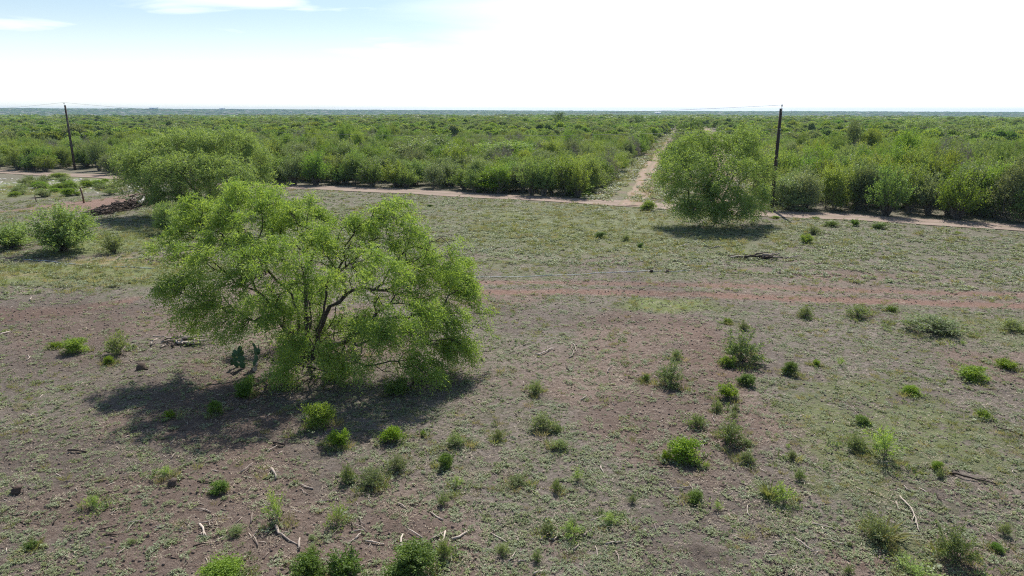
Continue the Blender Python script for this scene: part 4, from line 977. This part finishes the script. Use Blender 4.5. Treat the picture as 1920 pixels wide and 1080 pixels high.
pile(838, 482, 1.4, .4, 8, .9, .05, [M_DKWOOD, M_DEAD], 'broken branches behind the right side of the largest tree', 'dark broken branch in the little heap beyond the largest tree', .25, 3)
pile(1325, 463, 2.0, .5, 4, .9, .05, [M_DEAD], 'pale sticks in front of the dense tree', 'pale stick on the grass in front of the lone dense tree', .05, 4)
# long heap of bulldozed roots and branches beside the round crowned tree
def root_heap():
    r = np.random.default_rng(17); A = Acc(); n = 420
    p0 = np.array(g(180, 404)); p1 = np.array(g(292, 380)); root = np.array([*(p0+p1)/2, 0])
    for i in range(n):
        t = r.random(); c = p0+(p1-p0)*t; hh = .55+.9*t; x = c[0]+r.normal()*.5; y = c[1]+r.normal()*1.0; k = max(0, 1-abs((y-c[1])/2.0)); z = r.random()*hh*k
        a = r.uniform(0, 6.28); l = r.uniform(.5, 1.7); v = np.array([math.cos(a), math.sin(a)*.7, r.uniform(-.4, .5)])*l; q = np.array([x, y, max(z, .05)+float(height(x, y))])-root
        m_ = q+r.normal(size=3)*.1; A.add(*polytube([q-v/2, m_, q+v/2], [r.uniform(.03, .09), .05, .02], 5))
    o = obj('brush_pile', A.mesh('brush_pile', M_DKWOOD), loc=tuple(root)); tag(o, 'long dark heap of pushed up roots and branches beside the brown dirt, left', 'brush pile', kind='stuff')
root_heap()
stick(262, 392, 275, 380, .14, 'bleached white trunk piece sticking out of the dark root heap', M_ROCK, lift=.5)
for (px, py, s, lab) in [(266, 692, .28, 'black burnt stump in front of the stack of cut branches'), (326, 912, .2, 'dark round clod of wood in the lower left field'), (1222, 508, .2, 'black chunk lying on the thin hose, left of two'), (1252, 508, .2, 'black chunk lying by the end of the thin hose, right of two'), (34, 928, .2, 'dark reddish lump at the far left')]:
    r = np.random.default_rng(int(px)); A = Acc(); A.add(*polytube([(0, 0, -.05), (r.uniform(-.04, .04), 0, .10), (r.uniform(-.05, .1), .05, .26)], [.19, .15, .10], 9))
    A.add(*polytube([(0, 0, .02), (.24, -.05, .02)], [.07, .03], 6)); A.add(*polytube([(0, 0, .03), (-.2, .12, .0)], [.06, .03], 6)); A.add(*polytube([(0, 0, .16), (-.13, -.05, .3)], [.05, .02], 6))
    x, y = g(px, py); o = obj('stump', A.mesh('stump', M_DKWOOD), loc=(x, y, float(height(x, y)))); o.scale = (s/.28*1.1, s/.28*1.1, s/.28*.9); tag(o, lab, 'stump')

# thin hose across the field, pipe on the left
def hose(name, pts, rad, label, mm, cat):
    P = np.array([g(*p) for p in pts]); s = np.r_[0, np.cumsum(np.hypot(*np.diff(P, axis=0).T))]; n = int(s[-1]/.25); q = np.linspace(0, s[-1], n)
    x = np.interp(q, s, P[:, 0]); y = np.interp(q, s, P[:, 1])+.14*(fbm(q/2.2, q*0, 8, 2)-.5)
    V, Q, T = polytube(np.stack([x, y, height(x, y)+rad+.02], 1), np.full(n, rad), 6); o = obj(name, mesh_from(name, V, Q, T, mm, None, True)); tag(o, label, cat)
hose('hose', [(880, 519), (960, 518), (1080, 513), (1180, 508), (1205, 506), (1260, 507), (1330, 503)], .018, 'thin pale blue hose lying across the middle of the field', M_PIPE, 'hose')
hose('hose', [(38, 489), (85, 491), (130, 496), (180, 501), (290, 505)], .022, 'thin whitish hose lying below the large loose shrub at left', M_PIPE, 'hose')

# ------------------------------------------------------------------ utility poles, wires, posts
def tube_mesh(name, pts, rads, sides, mm): 
    V, Q, T = polytube(pts, rads, sides); return mesh_from(name, V, Q, T, mm, None, True)
def pole(x, y, H, label, det=True, lean=0):
    e = empty('utility_pole', (x, y, float(height(x, y)))); tag(e, label, 'utility pole', 'wooden utility poles')
    obj('pole_shaft', tube_mesh('pole_shaft', [(0, 0, -.2), (0, 0, H*.5), (0, 0, H)], [.19, .165, .135], 12, M_POLE), e)
    if det:
        b = obj('bracket', tube_mesh('bracket', [(0, -.14, H-.35), (0, -.17, H), (0, -.17, H+.22)], [.03, .028, .02], 8, M_STEEL), e)
        obj('insulator', tube_mesh('insulator', [(0, -.17, H+.18), (0, -.17, H+.24), (0, -.17, H+.27), (0, -.17, H+.34), (0, -.17, H+.37)], [.05, .09, .05, .08, .04], 12, M_PORC), e)
        b2 = obj('bracket', tube_mesh('bracket', [(0, -.13, H-1.9), (0, -.28, H-1.9)], [.03, .03], 8, M_STEEL), e)
        obj('insulator', tube_mesh('insulator', [(0, -.28, H-1.98), (0, -.28, H-1.9), (0, -.28, H-1.82)], [.04, .055, .04], 10, M_PORC), e)
        obj('ground_wire', tube_mesh('ground_wire', [(.1, -.13, 0), (.1, -.15, H*.5), (.08, -.14, H-1.9)], [.012]*3, 5, M_WIRE), e)
    return e
PL_ = (-72.5, 114.5, 10.4); PR_ = (25.7, 67.5, 9.75)
pole(*PL_, 'tall dark utility pole on the left beside the road, rising above the horizon')
pole(*PR_, 'tall dark utility pole right of the lone dense tree')
for px, d, lab in [(1482, 900, 'tiny far utility pole on the horizon right of the tall pole'), (1164, 1100, 'tiny far utility pole on the horizon above the cleared lane'), (744, 1050, 'tiny far utility pole on the horizon left of centre')]:
    pole((px-960)/F*d*.97, d, 11.0, lab, False)
def wire(a, b, sag, label):
    a = np.array(a); b = np.array(b); t = np.linspace(0, 1, 60)[:, None]; P = a+(b-a)*t; P[:, 2] -= 4*sag*(t*(1-t))[:, 0]
    o = obj('power_line', tube_mesh('power_line', P, np.full(60, .013), 5, M_WIRE)); tag(o, label, 'power line', 'wires of the utility line')
d_ = np.array(PL_)-np.array(PR_)
for dz, dy, nm in ((.36, -.17, 'upper'), (-1.9, -.30, 'lower')):
    A_ = (PL_[0], PL_[1]+dy, PL_[2]+dz); B_ = (PR_[0], PR_[1]+dy, PR_[2]+dz)
    wire(A_, B_, 1.6, nm+' thin wire strung between the two tall poles')
    wire(A_, (PL_[0]+d_[0], PL_[1]+d_[1]+dy, 9.9+dz), 1.6, nm+' thin wire leaving the left tall pole towards the left edge')
for px, py, h_, rd, lab, mm in [(157, 381, 1.65, .085, 'tallest brown wooden fence post by the brown dirt on the left', M_POST), (68, 380, .75, .045, 'short thin fence post furthest left by the track', M_POST),
                        (230, 368, .8, .04, 'thin fence post between the tall brown post and the round crowned tree', M_POST), (268, 375, .8, .04, 'thin post behind the dark root heap', M_POST)]:
    x, y = g(px, py); o = obj('fence_post', tube_mesh('fence_post', [(0, 0, -.1), (-.02, 0, h_*.5), (-.09*h_, 0, h_), (-.09*h_, 0, h_+.02)], [rd, rd*.95, rd*.9, rd*.5], 9, mm), loc=(x, y, float(height(x, y)))); tag(o, lab, 'fence post')

# far white metal sheds
def shed(px, py_, dist, w, h_, label):
    x = (px-960)/F*dist*.97; e = empty('metal_shed', (x, dist, float(height(x, dist)))); tag(e, label, 'building', 'far white sheds')
    d = w*.6; a, b = w/2, d/2
    V = [(-a, -b, 0), (a, -b, 0), (a, b, 0), (-a, b, 0), (-a, -b, h_), (a, -b, h_), (a, b, h_), (-a, b, h_), (-a, 0, h_*1.3), (a, 0, h_*1.3)]
    obj('wall', mesh_from('wall', V, [(0, 1, 5, 4), (1, 2, 6, 5), (2, 3, 7, 6), (3, 0, 4, 7)], [(4, 7, 8), (5, 9, 6)], M_WHITE), e)
    k = .25; R = [(-a-k, -b-k, h_-.05), (a+k, -b-k, h_-.05), (a+k, 0, h_*1.3+.05), (-a-k, 0, h_*1.3+.05), (-a-k, b+k, h_-.05), (a+k, b+k, h_-.05)]
    obj('roof', mesh_from('roof', R, [(0, 1, 2, 3), (3, 2, 5, 4)], None, M_ROOF), e)
    dd_ = [(-w*.12, -b-.03, 0), (w*.12, -b-.03, 0), (w*.12, -b-.03, h_*.8), (-w*.12, -b-.03, h_*.8)]; obj('door', mesh_from('door', dd_, [(0, 1, 2, 3)], None, M_DARKM), e)
shed(44, 219, 900, 8, 4.6, 'larger far white shed at the left near the horizon'); shed(63, 219, 905, 4, 4.2, 'smaller far white shed just right of the larger one')
shed(290, 206, 4300, 45, 9, 'far white building on the horizon above the round crowned tree'); shed(418, 205, 4400, 30, 8, 'far white building on the horizon left of centre')
shed(1232, 206, 3600, 30, 8, 'far white building on the horizon above the lane')

# ------------------------------------------------------------------ ground cover, litter, clods: uncountable
WEED = [rosette_mesh(500+i, M_GREY, 8, .36, .07, .038, .28, 14) for i in range(4)] + [rosette_mesh(510+i, M_GREY, 4, .2, .05, .03, .4, 10) for i in range(3)]
GR = [grass_proto('tuft', 520+i, M_GRASS, 46, .13, .22, .008, .8)[1][0][1] for i in range(3)]
GREENW = [rosette_mesh(530+i, M_WISP, 6, .3, .05, .022, .7) for i in range(3)]
def cover(name, meshes, r0, r1, s0, gr, prob, sc0, label, cat, seed, half=41, sgrow=0.008, lane=False):
    r = np.random.default_rng(seed); P = wedge_grid(r0, r1, s0, gr, half, r); x, y = P.T
    P = P[(r.random(len(P)) < prob(x, y)) & ((y < road_y(x)-2.3) if not lane else ((y > road_y(x)+1.8) & (x > clear_l(y)-1) & (x < clear_r(y)+1)))]; n = len(P); d = np.hypot(*P.T)
    s = sc0*r.uniform(.55, 1.35, n)*(1+np.maximum(d-20, 0)*sgrow)
    scatter(name, meshes, np.c_[P, height(*P.T)], np.c_[s, s, s*r.uniform(.7, 1.3, n)], np.c_[r.normal(size=n)*.12, r.normal(size=n)*.12, r.uniform(0, 6.28, n)], r.integers(0, len(meshes), n), label=label, cat=cat)
def p_weed(x, y):
    b, d, gn, dr = masks(x, y); return np.clip(.50+2.0*(fbm(x/.5, y/.5, 70, 3)-.40)+1.5*(fbm(x/6, y/6, 71, 3)-.5), 0, 1)*(1-.9*b)*(1-.55*d)*(1-.5*gn)
def p_green(x, y):
    b, d, gn, dr = masks(x, y); return np.clip(.05+.9*gn+.5*(sst(.56, .7, fbm(x/1.7, y/1.7, 74, 3))), 0, 1)*(1-.85*b)*(1-.6*d)
cover('ground_weeds', WEED, 11, 44, .125, .005, p_weed, .50, 'grey green creeping weeds spread over the near field', 'weeds', 61)
cover('field_weeds', WEED, 43, 92, .36, .005, p_weed, 1.1, 'grey green creeping weeds over the far part of the field', 'weeds', 62, sgrow=.004)
cover('grass', GR, 11, 44, .30, .007, p_green, 1.0, 'short green and straw coloured grass in the field', 'grass', 63)
cover('grass', GR, 43, 110, .6, .006, p_green, 1.8, 'short grass over the far part of the field', 'grass', 64, sgrow=.004)
cover('lane_grass', GR+WEED[:2], 60, 330, .75, .004, lambda x, y: np.clip(.75-1.3*(np.abs(x-clear_l(y)-3.8) < 1.1)-1.3*(np.abs(x-clear_r(y)+4.2) < 1.6), .04, 1), 2.6, 'rough grass and weeds in the cleared strip between the thickets', 'grass', 69, sgrow=.003, lane=True)
cover('green_weeds', GREENW, 11, 60, .45, .008, lambda x, y: .6*p_green(x, y)+.04, 1.0, 'low green herbs among the grey weeds', 'weeds', 65)
r = np.random.default_rng(41); q = []
for (x, y, W) in PLW:
    if W > 3.2: continue
    for k in range(int(4+W*9)):
        a = r.uniform(0, 6.283); d = W*.5*r.uniform(.5, 1.35); q.append((x+d*math.cos(a), y+d*math.sin(a)))
q = np.array(q); n = len(q); s_ = r.uniform(.6, 1.7, n)
scatter('grass', GREENW+GR+WEED[4:6], np.c_[q, height(*q.T)], np.c_[s_, s_, s_*r.uniform(.8, 1.6, n)], np.c_[r.normal(size=n)*.1, r.normal(size=n)*.1, r.uniform(0, 6.28, n)], r.integers(0, 8, n), label='ragged grass and weeds round the feet of the field shrubs', cat='grass')
def clod_mesh(seed, mm, el=1.0):
    r = np.random.default_rng(seed); th = np.arange(6)*1.047; V = [(0, 0, .5)]+[(.5*math.cos(a)*r.uniform(.7, 1.2)*el, .5*math.sin(a)*r.uniform(.7, 1.2), .2+r.uniform(-.1, .1)) for a in th]+[(.55*math.cos(a)*el*r.uniform(.7, 1.2), .55*math.sin(a)*r.uniform(.7, 1.2), -.1) for a in th]
    T = [(0, 1+k, 1+(k+1) % 6) for k in range(6)]; Q = [(1+k, 7+k, 7+(k+1) % 6, 1+(k+1) % 6) for k in range(6)]
    return mesh_from('clod', np.array(V), Q, T, mm)
def chip_mesh(seed, mm):
    r = np.random.default_rng(seed); V, Q, T = polytube([(-.5, 0, .02), (0, r.uniform(-.08, .08), .05), (.5, r.uniform(-.05, .05), .03)], [.035, .05, .025], 4); return mesh_from('chip', V, Q, T, mm)
cover('soil_clods', [clod_mesh(i, M_CLOD) for i in range(4)], 11, 45, .20, .006, lambda x, y: .30+.7*masks(x, y)[1], .065, 'small dark clods of soil strewn over the field', 'soil', 66)
M_STRAW = leaf_mat('dry_straw', (.30, .24, .17), (.50, .43, .32), cc=(.16, .12, .09), trans=.1, var=.5)
cover('dry_litter', [rosette_mesh(600+i, M_STRAW, 9, .42, .085, .012, .08, 5) for i in range(4)]+[rosette_mesh(610+i, M_STRAW, 12, .4, .035, .022, .1, 4) for i in range(3)], 11, 50, .22, .008, lambda x, y: np.clip(.55+1.5*(fbm(x/2, y/2, 78, 3)-.5), 0, 1), .8, 'dry straw and dead leaf litter strewn over the near field', 'litter', 70)
cover('wood_litter', [chip_mesh(i, M_DEAD) for i in range(5)], 11, 60, .44, .012, lambda x, y: np.clip(2.2*(fbm(x/3, y/3, 75, 3)-.36), .05, .9), .22, 'small bleached wood chips and twigs strewn over the field', 'wood litter', 67)
cover('wood_twigs', [chip_mesh(10+i, M_DKWOOD) for i in range(3)], 11, 50, .8, .02, lambda x, y: .35+0*x, .24, 'small dark broken twigs strewn over the field', 'wood litter', 68)
# pale rocks on the cleared ground at the upper left
r = np.random.default_rng(8); q = np.array([g(r.uniform(-20, 330), r.uniform(336, 364)) for _ in range(420)]); n = len(q); s = r.uniform(.10, .42, n)
q = q[np.abs(q[:, 1]-road_y(q[:, 0])) > 2.6]; n = len(q); s = s[:n]
scatter('pale_stones', [clod_mesh(30+i, M_ROCK, 1.5) for i in range(3)], np.c_[q, height(*q.T)], np.c_[s, s, s*.6], np.c_[np.zeros(n), np.zeros(n), r.uniform(0, 6.28, n)], r.integers(0, 3, n), label='pale stones strewn over the cleared ground at the upper left', cat='stones')

# ------------------------------------------------------------------ haze
V = [(x, y, z) for z in (-24, 36) for x, y in ((-6400, -6400), (6400, -6400), (6400, 6400), (-6400, 6400))]
hm, t = mat('haze'); pv = t.nodes.new('ShaderNodeVolumePrincipled'); pv.inputs['Density'].default_value = 1.15e-4; pv.inputs['Color'].default_value = (.40, .62, .86, 1); pv.inputs['Anisotropy'].default_value = .1
o = t.nodes.new('ShaderNodeOutputMaterial'); t.links.new(pv.outputs[0], o.inputs['Volume'])
hz = obj('haze', mesh_from('haze', V, [(0, 3, 2, 1), (4, 5, 6, 7), (0, 1, 5, 4), (1, 2, 6, 5), (2, 3, 7, 6), (3, 0, 4, 7)], None, hm)); tag(hz, 'thin bluish haze over the far brush country', 'haze', kind='stuff')
